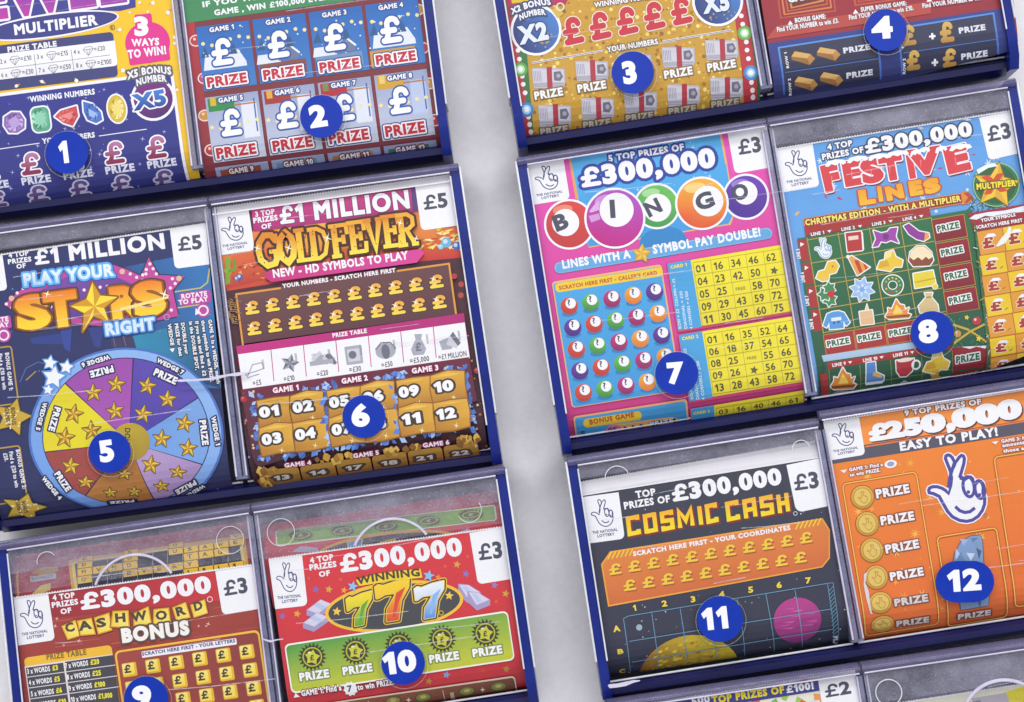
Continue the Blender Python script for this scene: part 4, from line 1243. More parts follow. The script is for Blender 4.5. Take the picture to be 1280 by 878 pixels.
        for j, (du, dv) in enumerate(((0, 0), (.5, 0), (0, .5), (.5, .5))):
            t.part('nugget_square')
            bx, by = x + du * w + dv * 22, y - du * w * .145 + dv * 236
            wv = 5 * (1 if j in (0, 3) else -1)
            P = [(bx + 2, by + 2), (bx + w * .25, by - w * .0375 - 6 + wv), (bx + w * .5 - 2, by - w * .0725 + 2), (bx + w * .5 + 5 + wv, by + 58 - w * .0725), (bx + w * .5 + 10, by + 116 - w * .0725), (bx + w * .25 + 12, by + 118 - w * .0375 + wv), (bx + 13, by + 118), (bx + 6 + wv, by + 60)]
            t.poly(P, '#dca636', out=[('#8f5c1c', 5)], grad=('#a56c22', (bx + w * .25, by + 10), (bx + w * .3, by + 125) if j < 2 else (bx + w * .1, by + 150)))
            t.poly([(bx + 10, by + 8), (bx + w * .25, by - w * .0375 + 2 + wv), (bx + w * .44, by - w * .06 + 8), (bx + w * .3, by + 10 - w * .03)], '#e6bc4c')
            t.star(bx + w * .34, by + 108 - w * .05, 14, '#f6e6a8', .2, .2, n=4)
            nx, ny = bx + 24, by + 74
            t.txt(nums[j], nx, ny, nx + 82, ny - 13, 46, WHITE, .06, [('#3c3428', 13), ('#e8e4dc', 0.5)])
    for i, n in enumerate(('13', '14', '17', '18', '21', '22')):
        t.part('nugget_square')
        x, y = 205 + 155 * i, 712 - 21.5 * i
        t.bar(x, y, x + 148, y - 20, 70, '#b88a2c', 14, grad=('#8a5a1e', (x, y), (x + 5, y + 56)))
        t.txt(n, x + 44, y + 36, x + 116, y + 27, 17, '#d8d4cc', .05, [('#4a3c2a', 8)])
    for x0, y0, x1, y1 in ((190, 720, 260, 716), (430, 668, 590, 650), (730, 630, 880, 608), (1040, 580, 1130, 572), (185, 740, 220, 760)):
        for _ in range(16):
            u = random.random(); x, y = x0 + (x1 - x0) * u, y0 + (y1 - y0) * u + random.uniform(-10, 16)
            r = random.uniform(8, 20); t.poly(star_pts(x, y, r, 4, .8, random.uniform(0, 2)), random.choice(['#c99a34', '#a87824', '#e0b850', '#8a5e1c']))
    for s, a in (('GAME 1', (252, 388, 364, 373)), ('GAME 2', (549, 348, 661, 332)), ('GAME 3', (852, 304, 967, 288)), ('GAME 4', (298, 698, 412, 684)), ('GAME 5', (595, 656, 706, 640)), ('GAME 6', (896, 611, 1010, 596))):
        t.part('game_lettering')
        t.txt(s, *a, 24 if 'E 4' not in s and a[1] < 500 else 17, '#f7e9f0', .05, [('#8a2050', 5)])
    t.part('ember_print')
    for _ in range(46):
        x, y = random.choice([(random.uniform(90, 165), random.uniform(380, 740)), (random.uniform(1105, 1190), random.uniform(120, 640))])
        t.poly(star_pts(x, y, random.uniform(3, 8), 4, .5, random.uniform(0, 2)), random.choice(['#d9742e', '#f0b070', '#a83a2c', '#7a8ac8', '#e8c8b0']))
    for x, y in ((122, 413), (1130, 290)): t.circ(x, y, 14, '#a82838'); t.circ(x - 4, y - 4, 5, '#d8707a', n=8)
    return t

def title_slab(t):
    """the western title: heavy letters with slab feet, drawn letter by letter along a rising line"""
    # letters in a unit box, y up: (strokes, stroke width)
    g = {'G': [[(.9, .74), (.72, .95), (.4, .97), (.14, .75), (.08, .5), (.14, .22), (.42, .02), (.76, .06), (.86, .2), (.86, .44)], [(.55, .44), (1.02, .44)], [(.9, .98), (.92, .68)]],
         'O': [[(.5, .98), (.18, .8), (.08, .5), (.18, .2), (.5, .02), (.82, .2), (.92, .5), (.82, .8), (.5, .98), (.4, .95)]],
         'L': [[(.28, .95), (.28, .05)], [(.02, .97), (.58, .97)], [(.02, .04), (.94, .04)], [(.9, .0), (.94, .36)]],
         'D': [[(.26, .95), (.26, .05)], [(.02, .96), (.5, .96), (.8, .84), (.94, .5), (.8, .16), (.5, .04), (.02, .04)]],
         'F': [[(.28, .95), (.28, .05)], [(.0, .96), (.96, .96)], [(.94, 1.0), (.96, .66)], [(.28, .52), (.74, .52)], [(.74, .66), (.74, .38)], [(.02, .03), (.56, .03)]],
         'E': [[(.28, .95), (.28, .05)], [(.0, .96), (.94, .96)], [(.92, 1.0), (.94, .68)], [(.28, .52), (.72, .52)], [(.72, .66), (.72, .38)], [(.0, .04), (.96, .04)], [(.94, .0), (.98, .34)]],
         'V': [[(.18, .97), (.5, .04), (.82, .97)], [(-.02, .97), (.4, .97)], [(.62, .97), (1.02, .97)]],
         'R': [[(.26, .95), (.26, .05)], [(.02, .96), (.6, .96), (.86, .84), (.86, .62), (.6, .5), (.26, .5)], [(.5, .5), (.84, .05)], [(.0, .03), (.5, .03)], [(.7, .03), (1.06, .03)]]}
    B = [('G', 240, 470, 105, 150), ('O', 340, 455, 82, 148), ('L', 418, 446, 88, 152), ('D', 482, 438, 95, 150), ('F', 584, 425, 88, 152), ('E', 668, 408, 86, 150), ('V', 748, 398, 92, 150), ('E', 828, 380, 86, 150), ('R', 898, 374, 92, 152)]
    a = math.radians(7.5)
    def shp(ch, x, y, w, h):
        out = []
        for k, st in enumerate(g[ch]):
            wd = (28 if k == 0 else 19) * (1.0 if ch not in 'O' else 1.05)
            P = [(x + u * w * math.cos(a) + v * h * .14 * -.9, y - u * w * math.sin(a) - v * h) for u, v in st]
            out.append(ribbon(P, wd))
        return out
    for ch, x, y, w, h in B:
        for q in shp(ch, x, y, w, h):
            t.poly(q, '#4a2416', out=[('#4a2416', 11)])
    for ch, x, y, w, h in B:
        t.part('title_letter', under=[k for k in t.order if k['name'] == 'title'][-1])
        for q in shp(ch, x, y, w, h):
            t.poly(q, '#ffe04a', grad=('#e08a1c', (x, y - h * .25), (x - 6, y - h * .75)) if random.random() < .7 else ('#f0a82a', (x, y), (x, y - h)))
        for _ in range(7): t.circ(x + random.uniform(.05, .6) * w, y - random.uniform(.05, .95) * h - 8, random.uniform(1.5, 4), '#8a5418', n=6)
    for x, y, r in ((562, 332, 26), (380, 378, 24), (232, 378, 20), (905, 262, 20), (980, 335, 18)): t.star(x, y, r, '#fffbe6', .3, .18, n=4)

# ------------------------------------------------------------------ ticket 7: bingo
def ticket_bingo():
    t = Sheet('scratchcard', 'bright pink and blue bingo scratchcard with five big lettered balls and yellow number cards', 'scratchcard', GROUP,
              [(657, 206.5), (958.5, 156), (1014, 540), (716, 600)], '#e64fb4', grad=('#c63a78', (840, 300), (900, 520)), z_end=bot(712, 551, 1012, 501))
    t.mag(640, 150, 3.657)
    t.part('sky_panel')
    t.poly([(262, 172), (960, 58), (1000, 300), (1020, 420), (1000, 480), (350, 585), (300, 380)], '#f0b070')
    t.poly([(268, 176), (955, 64), (995, 300), (1015, 425), (990, 475), (350, 580), (306, 380)], '#4fb0ea', grad=('#3f9ade', (600, 120), (640, 540)))
    for _ in range(46):
        x, y = random.uniform(280, 980), random.uniform(80, 330)
        t.star(x, y, random.uniform(4, 13), '#c6e6fa', .2, .2, n=4)
    t.poly(circle_pts(690, 560, 110, 70), '#2f86c8')
    t.poly([(258, 176), (268, 174), (304, 360), (290, 362)], '#e8a05a')
    t.part('title_letters_shadow')
    lottery_panel(t, (63, 206), (235, 178), 186, 20)
    t.part('corner_print'); t.poly([(950, 62), (990, 54), (1010, 180), (1190, 210), (1195, 235), (1005, 250)], '#e64fb4'); t.poly([(948, 62), (958, 60), (985, 200), (975, 205)], '#e8b070')
    price_panel(t, (984, 54), (1162, 22), 196, '£3', (1040, 162), (1152, 144), 72)
    t.part('prize_heading')
    t.txt('5 TOP PRIZES OF', 446, 194, 790, 140, 33, WHITE, .05, [('#2440a0', 14)])
    t.txt('£300,000', 326, 312, 940, 215, 92, WHITE, .065, [('#2440a0', 20)])
    for nm, x, y, r, c, c2, wx, wy, wr, lw in (('B', 262, 478, 108, '#d9433f', '#c23a3a', 245, 470, 62, 60), ('N', 662, 395, 98, '#6cc05c', '#3f9a4a', 664, 402, 64, 66), ('O', 1070, 352, 98, '#6a3fb0', '#4a2a94', 1068, 334, 54, 62), ('I', 470, 450, 132, '#b04fbe', '#c01f86', 478, 412, 78, 26), ('G', 868, 382, 115, '#f4b02c', '#e0572c', 896, 372, 70, 74)):
        t.part('bingo_ball')
        t.circ(x, y, r + 8, WHITE, n=40); t.circ(x, y, r - 2, c2, n=40, grad=(c, (x - 10, y + r * .7), (x + 10, y - r * .7)))
        t.circ(x - r * .28, y - r * .62, r * .42, {'B': '#ea8a74', 'N': '#a9dc9a', 'O': '#9a7ad0', 'I': '#cf92d8', 'G': '#f8d27a'}[nm], ry=r * .2)
        if nm == 'I': t.poly([(352, 420), (390, 372), (400, 376), (398, 412), (362, 425)], '#dcaee0'); t.poly([(350, 440), (398, 428), (404, 455), (362, 470)], '#d49ad8')
        t.circ(wx, wy, wr, WHITE, n=36)
        a = {'B': (212, 508, 268, 490, 74), 'I': (456, 450, 486, 448, 84), 'N': (632, 446, 700, 412, 70), 'G': (862, 418, 942, 388, 76), 'O': (1020, 372, 1092, 356, 72)}[nm]
        if nm == 'B': a = (210, 512, 270, 490, 76)
        t.txt(nm, *a, GREY, .05)
    t.part('lines_ribbon')
    t.bar(190, 655, 1185, 490, 52, '#8fb4dc', 25); t.bar(197, 660, 1180, 497, 42, '#62a8de', 20)
    t.txt('LINES WITH A', 235, 682, 545, 632, 40, WHITE, .05); t.txt('SYMBOL PAY DOUBLE!', 650, 614, 1142, 532, 42, WHITE, .05)
    t.part('star_symbol')
    t.star(592, 612, 44, '#f0c94a', .1, .5, out=[('#b8923a', 3)], shade='#d9a83a')
    t.mag(670, 310, 3.511)
    t.part('callers_card')
    t.bar(68, 150, 550, 72, 560, '#f0b37c', 16); t.bar(75, 158, 545, 82, 548, '#49a6e2', 13, grad=('#3f98d6', (200, 200), (300, 640)))
    t.bar(82, 158, 553, 84, 40, '#f0cc2c', 17); t.txt('SCRATCH HERE FIRST - CALLER\'S CARD', 104, 186, 534, 118, 18, '#c2622c', .05)
    cols = {'r': ('#d9502f', '#b83a34'), 'g': ('#6cbc4a', '#3f8e44'), 'm': ('#c2357e', '#8f2660'), 'o': ('#f0a92c', '#dd7a2a'), 'p': ('#6a3aa0', '#4a2a80')}
    for r, row in enumerate(('rgmop', 'prgmo', 'rgmop', 'prgmo', 'rgmo')):
        for c, k in enumerate(row):
            x, y = 146 + 93.5 * c + 15.5 * r, 256 - 15.5 * c + 95 * r
            t.part('ball_symbol')
            t.circ(x + 2, y + 32, 34, '#2f80bc', ry=14, n=16)
            t.circ(x, y, 38, cols[k][1], n=24, grad=(cols[k][0], (x, y + 30), (x, y - 30)))
            t.circ(x + 6, y - 12, 23, WHITE, n=18)
            t.txt('?', x - 4, y - 2, x + 12, y - 5, 26, '#3c3c50', .02)
    t.part('bonus_game')
    t.bar(162, 738, 662, 660, 260, '#f0b37c', 14); t.bar(170, 745, 656, 670, 250, '#3f9cd8', 10)
    t.bar(206, 750, 462, 712, 36, '#f0cc2c', 17); t.txt('BONUS GAME', 238, 772, 434, 738, 22, '#c2622c', .06)
    t.poly([(300, 800), (330, 770), (600, 736), (630, 742), (620, 762), (370, 812)], '#e8b070'); t.circ(342, 792, 36, '#cf7f9a', ry=22); t.txt('05', 322, 802, 362, 796, 18, '#5a3a8a', .04)
    t.bar(500, 756, 616, 740, 24, '#23284a', 6); t.txt('PRIZE', 506, 774, 610, 757, 17, '#e8e8f0', .05)
    for k in range(6): t.poly([(386 + 18 * k, 776 - 2.6 * k), (402 + 18 * k, 779 - 2.6 * k), (388 + 18 * k, 790 - 2.6 * k)], '#e8d43a' if k % 2 else '#23284a')
    t.bar(196, 798, 214, 796, 34, '#2f5a94', 3)
    nums = (("01 16 34 46 62", "04 23 42 50 *", "05 25 F 58 70", "09 29 43 59 72", "11 30 45 60 75"), ("01 16 35 52 64", "06 18 37 54 65", "08 25 F 55 66", "09 26 * 56 70", "13 28 43 58 72"), ("03 16 40 46 61", "05 20 41 52 63"))
    for q, (bx, by, hh, pitch) in enumerate(((576, 70, 298, 55.5), (626, 384, 290, 52), (680, 700, 110, 30))):
        t.part('number_card')
        t.bar(bx - 4, by, bx + 505, by - 84, hh + 10, '#c83a6a'); t.bar(bx, by, bx + 104, by - 17, hh, '#49a2dc', 5)
        t.txt('CARD %d' % (q + 1), bx + 16, by + 23, bx + 88, by + 11, 15 if q < 2 else 11, '#f0e02c', .05)
        t.bar(bx + 102, by - 16, bx + 496, by - 82, hh - 4, '#f2e42c', 4, grad=('#e6d636', (bx + 200, by), (bx + 240, by + hh)))
        gx, gy = bx + 112, by - 4
        for k in range(6):
            n = len(nums[q])
            t.line([(gx + 77 * k, gy - 12.3 * k), (gx + 77 * k + .155 * pitch * n, gy - 12.3 * k + pitch * n)], 2, '#a59a3c')
        for r in range(len(nums[q]) + 1): t.line([(gx + .155 * pitch * r, gy + pitch * r), (gx + 385 + .155 * pitch * r, gy - 61.5 + pitch * r)], 2, '#a59a3c')
        for r, row in enumerate(nums[q]):
            for c, s in enumerate(row.split()):
                x, y = gx + 77 * c + .155 * pitch * r + 18, gy - 12.3 * c + pitch * r + pitch * .80
                if s == '*': t.star(x + 22, y - 16, 19, '#5a5a3c', .1)
                elif s == 'F': t.txt('FREE', x, y - 8, x + 44, y - 15, 13, '#8a8440', .0)
                else: t.txt(s, x, y, x + 44, y - 7, 33 * pitch / 55.5 if q < 2 else 19, '#4c4a34', .012)
        for s, k in (('ROW = £3  COLUMN = £5', 40), ('DIAGONAL = £20', 66), ('4 CORNERS = £100', 90)):
            if q < 2: t.txt(s, bx + k + 22 + q * 3, by + hh - 14, bx + k + 22 - .155 * (190 if k < 50 else 150), by + hh - 14 - (220 if k < 50 else 165), 13, '#d4e8f6', .03)
    return t

# ------------------------------------------------------------------ ticket 8: festive lines
def ticket_festive():
    t = Sheet('scratchcard', 'light blue festive scratchcard with snow capped red title and a green grid of christmas pictures', 'scratchcard', GROUP,
              [(969.5, 186.5), (1269, 137.5), (1312, 430), (1024, 540)], '#5c9ee2', grad=('#7ab2e8', (1000, 200), (1060, 480)), z_end=bot(1022, 499, 1290, 455))
    t.mag(960, 120, 4.0)
    t.part('snow_print')
    for _ in range(60):
        x, y = random.uniform(60, 1280), random.uniform(110, 640)
        if random.random() < .45:
            r = random.uniform(8, 20)
            for a in (0, 60, 120):
                dx, dy = r * math.cos(math.radians(a)), r * math.sin(math.radians(a)); t.line([(x - dx, y - dy), (x + dx, y + dy)], 4, '#e4f0fa')
        else:
            a = random.uniform(0, 6); r = random.uniform(9, 20)
            t.poly([(x + r * math.cos(a), y + r * math.sin(a)), (x + .4 * r * math.cos(a + 1.5), y + .4 * r * math.sin(a + 1.5)), (x + r * math.cos(a + 3.1), y + r * math.sin(a + 3.1)), (x + .4 * r * math.cos(a + 4.6), y + .4 * r * math.sin(a + 4.6))], random.choice(['#e0a040', '#c23a4a', '#e8b85a', '#d8d0c0', '#b84a6a', '#f0c874']))
    lottery_panel(t, (38, 266), (222, 236), 220, 22)
    price_panel(t, (1055, 110), (1238, 68), 218, '£3', (1105, 232), (1230, 208), 80)
    t.part('prize_heading')
    t.txt('4 TOP', 303, 272, 426, 250, 31, WHITE, .05, [('#33405e', 9)]); t.txt('PRIZES OF', 275, 322, 482, 284, 32, WHITE, .05, [('#33405e', 9)])
    t.txt('£300,000', 494, 292, 1030, 200, 76, WHITE, .06, [('#33405e', 11)])
    t.part('title')
    for c, x0, y0, x1, y1, h in (('F', 300, 484, 378, 466, 138), ('E', 400, 456, 488, 440, 128), ('S', 498, 442, 592, 425, 126), ('T', 590, 430, 690, 412, 128), ('I', 718, 416, 752, 410, 126), ('V', 745, 402, 875, 382, 136), ('E', 918, 392, 1026, 366, 138)):
        t.txt(c, x0 + 8, y0 + 10, x1 + 8, y1 + 10, h, '#7a2a3a', .07)
        t.txt(c, x0, y0, x1, y1, h, '#d8424a', .07, [('#f4f2f6', 9)])
        t.poly([(x0 + 14, y0 - h * .6), (x0 + 18, y0 - h * .25), (x0 + 22, y0 - h * .6)], '#e87a78')
    t.part('snow_cap', under=t.cur)
    for x, y, w in ((285, 330, 105), (395, 312, 105), (500, 300, 110), (590, 285, 115), (710, 280, 50), (750, 268, 60), (835, 262, 60), (905, 252, 115)):
        P = [(x, y + 24), (x + w * .1, y), (x + w * .5, y - 12), (x + w * .9, y - 10), (x + w, y + 6), (x + w * .85, y + 14), (x + w * .7, y + 6), (x + w * .5, y + 18), (x + w * .3, y + 12), (x + w * .15, y + 26)]
        t.poly(P, '#f6f8fc')
    t.part('title_word', under=t.cur)
    for c, x0, y0, x1, y1, h in (('L', 472, 548, 540, 538, 78), ('I', 562, 530, 582, 527, 78), ('N', 606, 526, 690, 508, 74), ('E', 722, 502, 780, 492, 76), ('S', 806, 492, 870, 474, 74)):
        t.txt(c, x0, y0, x1, y1, h, '#f4bc30', .09, [('#c2563a', 9)], grad=('#eda024', (x0, y0), (x0, y0 - h)))
    t.part('edition_ribbon')
    t.bar(175, 614, 970, 486, 54, '#b0442f'); t.frame(175, 614, 970, 486, 54, 4, '#e09048')
    t.poly([(965, 480), (995, 478), (1032, 512), (1000, 540), (968, 546)], '#e08a3a'); t.poly([(975, 486), (1000, 508), (978, 540), (996, 536), (1028, 510), (1000, 482)], '#b84a30')
    t.txt('CHRISTMAS EDITION - WITH A MULTIPLIER', 190, 650, 966, 528, 31, '#f6e26a', .05, [('#6a241c', 7)])
    t.part('multiplier_badge')
    for _ in range(90):
        x, y = random.uniform(1010, 1150), random.uniform(500, 600); t.line([(x, y), (x + random.uniform(-22, 22), y + random.uniform(-14, 24))], 4, random.choice(['#2f6a4a', '#3f8058', '#bcd4e0', '#27583e']))
    t.circ(1140, 445, 112, '#2f7a4c', ry=106, out=[('#a8c88a', 5)]); t.circ(1140, 445, 96, '#27643f')
    t.star(1140, 450, 118, '#f0c63c', .12, .48, out=[('#6a5a1c', 4)], shade='#dfae30')
    t.txt('X', 1104, 492, 1186, 478, 92, '#d0502e', .08); t.txt('MULTIPLIER', 1044, 472, 1238, 452, 32, '#f8e23a', .06, [('#3c4a22', 8)])
    t.poly([(1040, 372), (1090, 345), (1130, 338), (1150, 352), (1100, 362), (1050, 392)], '#eef4fa')
    t.mag(980, 270, 3.66)
    t.part('picture_grid')
    grid = t.cur
    t.poly([(60, 105), (860, -30), (925, 440), (960, 800), (180, 870), (100, 400)], '#2f7046', grad=('#244f3a', (400, 100), (520, 700)))
    t.poly([(92, 48), (660, -44), (672, 2), (98, 96)], '#a8322f')
    for i in range(4): t.txt('LINE %d' % (i + 1), 124 + 140 * i, 94 - 23 * i, 186 + 140 * i, 84 - 23 * i, 16, WHITE, .05, [('#6a2020', 4)]); t.poly([(196 + 140 * i, 68 - 23 * i), (216 + 140 * i, 65 - 23 * i), (208 + 140 * i, 78 - 23 * i)], WHITE)
    for r in range(4):
        t.bar(62 + 20 * r, 112 + 107 * r, 100 + 20 * r, 106 + 107 * r, 98, '#a8322f'); t.txt('LINE %d' % (5 + r), 76 + 20 * r, 196 + 107 * r, 70 + 20 * r, 150 + 107 * r, 17, WHITE, .05); t.poly([(74 + 20 * r, 122 + 107 * r), (74 + 20 * r, 142 + 107 * r), (92 + 20 * r, 130 + 107 * r)], WHITE)
    for r in range(5): t.line([(104 + 18 * r, 112 + 106 * r), (670 + 17 * r, 10 + 107 * r)], 4, '#b8a04a')
    for c in range(5): t.line([(104 + 142 * c, 100 - 23 * c), (180 + 142 * c, 540 - 23 * c)], 4, '#b8a04a')
    for r in range(4):
        t.part('prize_square')
        x, y = 672 + 18 * r, 18 + 110 * r
        t.bar(x, y, x + 150, y - 26, 106, '#96242c', grad=('#7c2028', (x, y), (x + 20, y + 100)))
        t.frame(x, y, x + 150, y - 26, 106, 3, '#c8903a')
        t.txt('PRIZE', x + 32, y + 58, x + 132, y + 38, 30, '#2f6a44', .05, [('#f2f2f2', 8)])
    for c in range(4):
        t.part('prize_square')
        x, y = 176 + 142 * c, 545 - 24 * c
        t.bar(x, y, x + 140, y - 23, 96, '#a5302e'); t.frame(x, y, x + 140, y - 23, 96, 3, '#c8903a')
        t.txt('PRIZE', x + 24, y + 56, x + 126, y + 38, 28, '#2f6a44', .05, [('#f2f2f2', 8)])
    W = '#f2f4f4'
    def ic(f, x, y):
        t.part('festive_picture', under=None); f(x, y)
    def sh(P, c, x, y, o=5): t.poly([(x + a, y + b) for a, b in P], c, out=[(W, o)])
    def i_hand(x, y): hand(t, x - 40, y - 46, 80, 92, '#8aa8d0', 3, '#e6eef8', out=(W, 4))
    def i_book(x, y): sh([(-38, -42), (34, -50), (40, 36), (-28, 44)], '#b83430', x, y); t.bar(x - 26, y - 26, x + 20, y - 32, 18, '#ecd0c8'); t.poly([(x + 34, y - 50), (x + 42, y - 44), (x + 48, y + 34), (x + 40, y + 36)], W)
    def i_bow(x, y): sh([(-56, -32), (-20, -20), (8, -26), (20, -42), (54, -46), (46, -6), (60, 26), (24, 12), (2, 22), (-22, 18), (-34, 40), (-60, 44), (-44, 6)], '#a044a8', x, y); t.circ(x, y - 4, 14, '#7a2e86')
    def i_sock(x, y): sh([(-58, -30), (-34, -42), (12, -6), (56, 2), (60, 22), (34, 38), (2, 30), (-34, 6)], '#8f3a94', x, y); t.poly([(x + 40, y), (x + 56, y + 2), (x + 60, y + 22), (x + 36, y + 36)], '#e8a040')
    def i_ginger(x, y): sh([(-52, 34), (-40, 4), (-12, -4), (2, -40), (36, -46), (52, -22), (38, 8), (8, 16), (4, 44), (-24, 48)], '#eac23c', x, y); t.circ(x + 24, y - 20, 6, '#c88a2c', n=8)
    def i_hat(x, y): sh([(-44, -38), (-30, -46), (54, 6), (-4, 44)], '#e8a04a', x, y); t.poly([(x - 18, y - 26), (x + 2, y - 26), (x + 20, y + 26), (x + 8, y + 36)], '#c2442e'); t.poly([(x + 22, y - 14), (x + 34, y - 6), (x + 44, y + 10), (x + 34, y + 18)], '#c2442e'); t.circ(x - 46, y - 42, 9, '#f6f0e0', n=10)
    def i_bars(x, y): sh([(-58, 34), (-44, -2), (-22, -8), (-18, -40), (16, -52), (28, -22), (60, -6), (54, 24), (22, 24), (4, 44)], '#eac63a', x, y); t.poly([(x - 18, y - 38), (x + 14, y - 50), (x + 4, y - 20), (x - 20, y - 10)], '#f6e28a'); t.poly([(x - 44, y), (x - 10, y - 6), (x, y + 20), (x - 50, y + 30)], '#d9a92c')
    def i_pud(x, y): sh([(-56, 20), (-50, -20), (-20, -46), (16, -48), (46, -20), (56, 18), (40, 42), (-36, 46)], '#8a4a2c', x, y); t.poly([(x - 52, y + 4), (x - 48, y - 20), (x - 20, y - 44), (x + 14, y - 46), (x + 44, y - 20), (x + 52, y + 2), (x + 36, y + 14), (x + 22, y + 2), (x + 4, y + 18), (x - 14, y + 4), (x - 34, y + 18)], '#f4e2bc')
    def i_holly(x, y):
        for d, s in ((-.9, 1), (.5, 1), (1.9, .9)):
            L = star_pts(x + 26 * math.cos(d + 2.6), y + 26 * math.sin(d + 2.6), 34 * s, 6, .62, d); t.poly(L, '#3f8a50', out=[(W, 4)])
        for a, b in ((-6, 0), (8, -6), (4, 10)): t.circ(x + a, y + b, 11, '#c4323a', n=12)
    def i_flake(x, y): t.poly(star_pts(x, y, 58, 8, .62, .2), '#9cc0ec', out=[(W, 4)]); t.poly(star_pts(x, y, 38, 6, .4, .1), '#c6dcf6'); t.poly(star_pts(x, y, 18, 6, .5, .6), '#7aa6e0')
    def i_wreath(x, y):
        t.ring(circle_pts(x, y, 52, 50, 30), circle_pts(x, y, 18, 17, 30), W)
        t.ring(circle_pts(x, y, 47, 45, 30), circle_pts(x, y, 22, 21, 30), '#3f7a4a')
        for k in range(12): t.circ(x + 34 * math.cos(k * .52), y + 33 * math.sin(k * .52), 5, random.choice(['#e0c050', '#c23c40', '#8fc08a']), n=8)
    def i_parcel(x, y): sh([(-50, -30), (40, -46), (54, 20), (-42, 36)], '#e6d03a', x, y); t.line([(x - 44, y + 10), (x + 50, y - 10)], 6, '#c8a82c'); t.circ(x + 50, y + 28, 12, '#e6d03a', n=10, out=[(W, 3)])
    def i_jumper(x, y): sh([(-58, 28), (-40, -24), (-16, -34), (14, -38), (38, -30), (64, 14), (48, 30), (34, 8), (36, 40), (-28, 46), (-30, 14), (-42, 38)], '#5a9ad8', x, y); t.bar(x - 22, y - 6, x + 24, y - 12, 16, '#dce8f6', 3); t.circ(x - 8, y + 16, 6, '#2f62a8', n=8); t.circ(x + 12, y + 12, 6, '#2f62a8', n=8)
    def i_candle(x, y): sh([(-32, -14), (26, -22), (34, 40), (-24, 46)], '#e6bc8a', x, y); t.poly([(x - 6, y - 20), (x + 2, y - 50), (x + 10, y - 22)], '#f0d8a0', out=[(W, 3)])
    def i_fire(x, y): sh([(-58, 34), (-44, 10), (-46, -6), (-28, 0), (-8, -46), (8, -22), (28, -18), (32, 2), (50, -8), (42, 18), (60, 24), (50, 40), (-40, 46)], '#e8902c', x, y); t.poly([(x - 24, y + 24), (x - 8, y - 22), (x + 14, y + 2), (x + 24, y + 20)], '#f8d25a'); t.line([(x - 52, y + 38), (x + 54, y + 28)], 10, '#8a5230')
    def i_sack(x, y): sh([(-8, -26), (-16, -44), (20, -46), (14, -26), (44, 10), (48, 40), (-36, 46), (-44, 16)], '#d8c08a', x, y); t.line([(x - 10, y - 24), (x + 16, y - 26)], 6, '#a8823a')
    def i_skate(x, y): sh([(-40, -46), (0, -52), (6, -8), (44, 6), (46, 26), (-34, 36)], '#5a8ad0', x, y); t.line([(x - 36, y + 44), (x + 44, y + 34)], 6, '#dfe6ee'); t.poly([(x - 4, y - 10), (x + 40, y + 6), (x + 30, y + 16), (x - 8, y + 6)], '#e0b84a')
    def i_cup(x, y): sh([(-44, -30), (38, -40), (34, 12), (10, 34), (-18, 36), (-38, 14)], '#b8343c', x, y); t.hoop(x + 50, y - 14, 22, 8, W); t.circ(x - 2, y - 34, 36, '#f0e0d8', ry=9)
    rows = (((178, 148, i_hand), (318, 122, i_book), (464, 100, i_bow), (604, 78, i_sock)), ((198, 252, i_ginger), (338, 230, i_hat), (482, 210, i_bars), (626, 186, i_pud)), ((212, 358, i_holly), (356, 338, i_flake), (496, 318, i_wreath), (640, 296, i_parcel)), ((236, 474, i_jumper), (376, 454, i_candle), (520, 428, i_fire), (658, 398, i_sack)))
    for row in rows:
        for x, y, f in row: ic(f, x, y)
    t.part('lower_grid')
    t.poly([(180, 665), (640, 590), (940, 560), (960, 830), (200, 880)], '#295c40'); t.poly([(170, 640), (640, 570), (640, 600), (180, 668)], '#a9c4e0')
    t.poly([(196, 672), (770, 580), (776, 606), (200, 700)], '#a8322f')
    for s, a in (('LINE 9', (222, 690, 284, 680)), ('LINE 10', (362, 668, 428, 657)), ('LINE 11', (500, 646, 568, 634))): t.txt(s, *a, 15, WHITE, .05); t.poly([(a[2] + 8, a[3] - 14), (a[2] + 26, a[3] - 17), (a[2] + 18, a[3] - 4)], WHITE)
    t.bar(164, 722, 198, 716, 180, '#a8322f')
    for c in range(5): t.line([(204 + 141 * c, 700 - 22 * c), (226 + 141 * c, 840 - 22 * c)], 3.5, '#8a8a44')
    t.line([(214, 782), (800, 690)], 3, '#8a8a44')
    for x, y, f in ((276, 738, i_fire), (416, 718, i_skate), (556, 690, i_cup), (700, 668, i_bars)): ic(f, x, y)
    t.part('festive_picture'); t.poly([(232, 800), (260, 786), (330, 790), (332, 840), (236, 840)], '#8a8fa0')
    t.part('festive_picture'); t.poly([(390, 812), (440, 764), (456, 780), (440, 820)], '#6a8a7a')
    t.part('festive_picture'); t.poly([(516, 776), (560, 740), (604, 756), (610, 776)], '#b8bcc6')
    t.part('festive_picture'); t.star(706, 730, 34, '#c8a040', .2, .5)
    t.part('prize_square'); t.bar(768, 600, 925, 578, 100, '#96242c'); t.txt('PRIZE', 794, 668, 902, 650, 30, '#2f6a44', .05, [('#e6e6ea', 8)]); t.bar(775, 708, 935, 684, 60, '#8a242c'); t.txt('PRIZE', 800, 730, 910, 708, 12, '#c8b8b0', .04)
    t.poly([(764, 600), (790, 580), (840, 572), (900, 575), (930, 590), (920, 604), (880, 596), (850, 606), (810, 598)], '#e8eef6')
    t.part('tree_print')
    t.poly([(740, 452), (900, 425), (945, 590), (760, 600)], '#285a40')
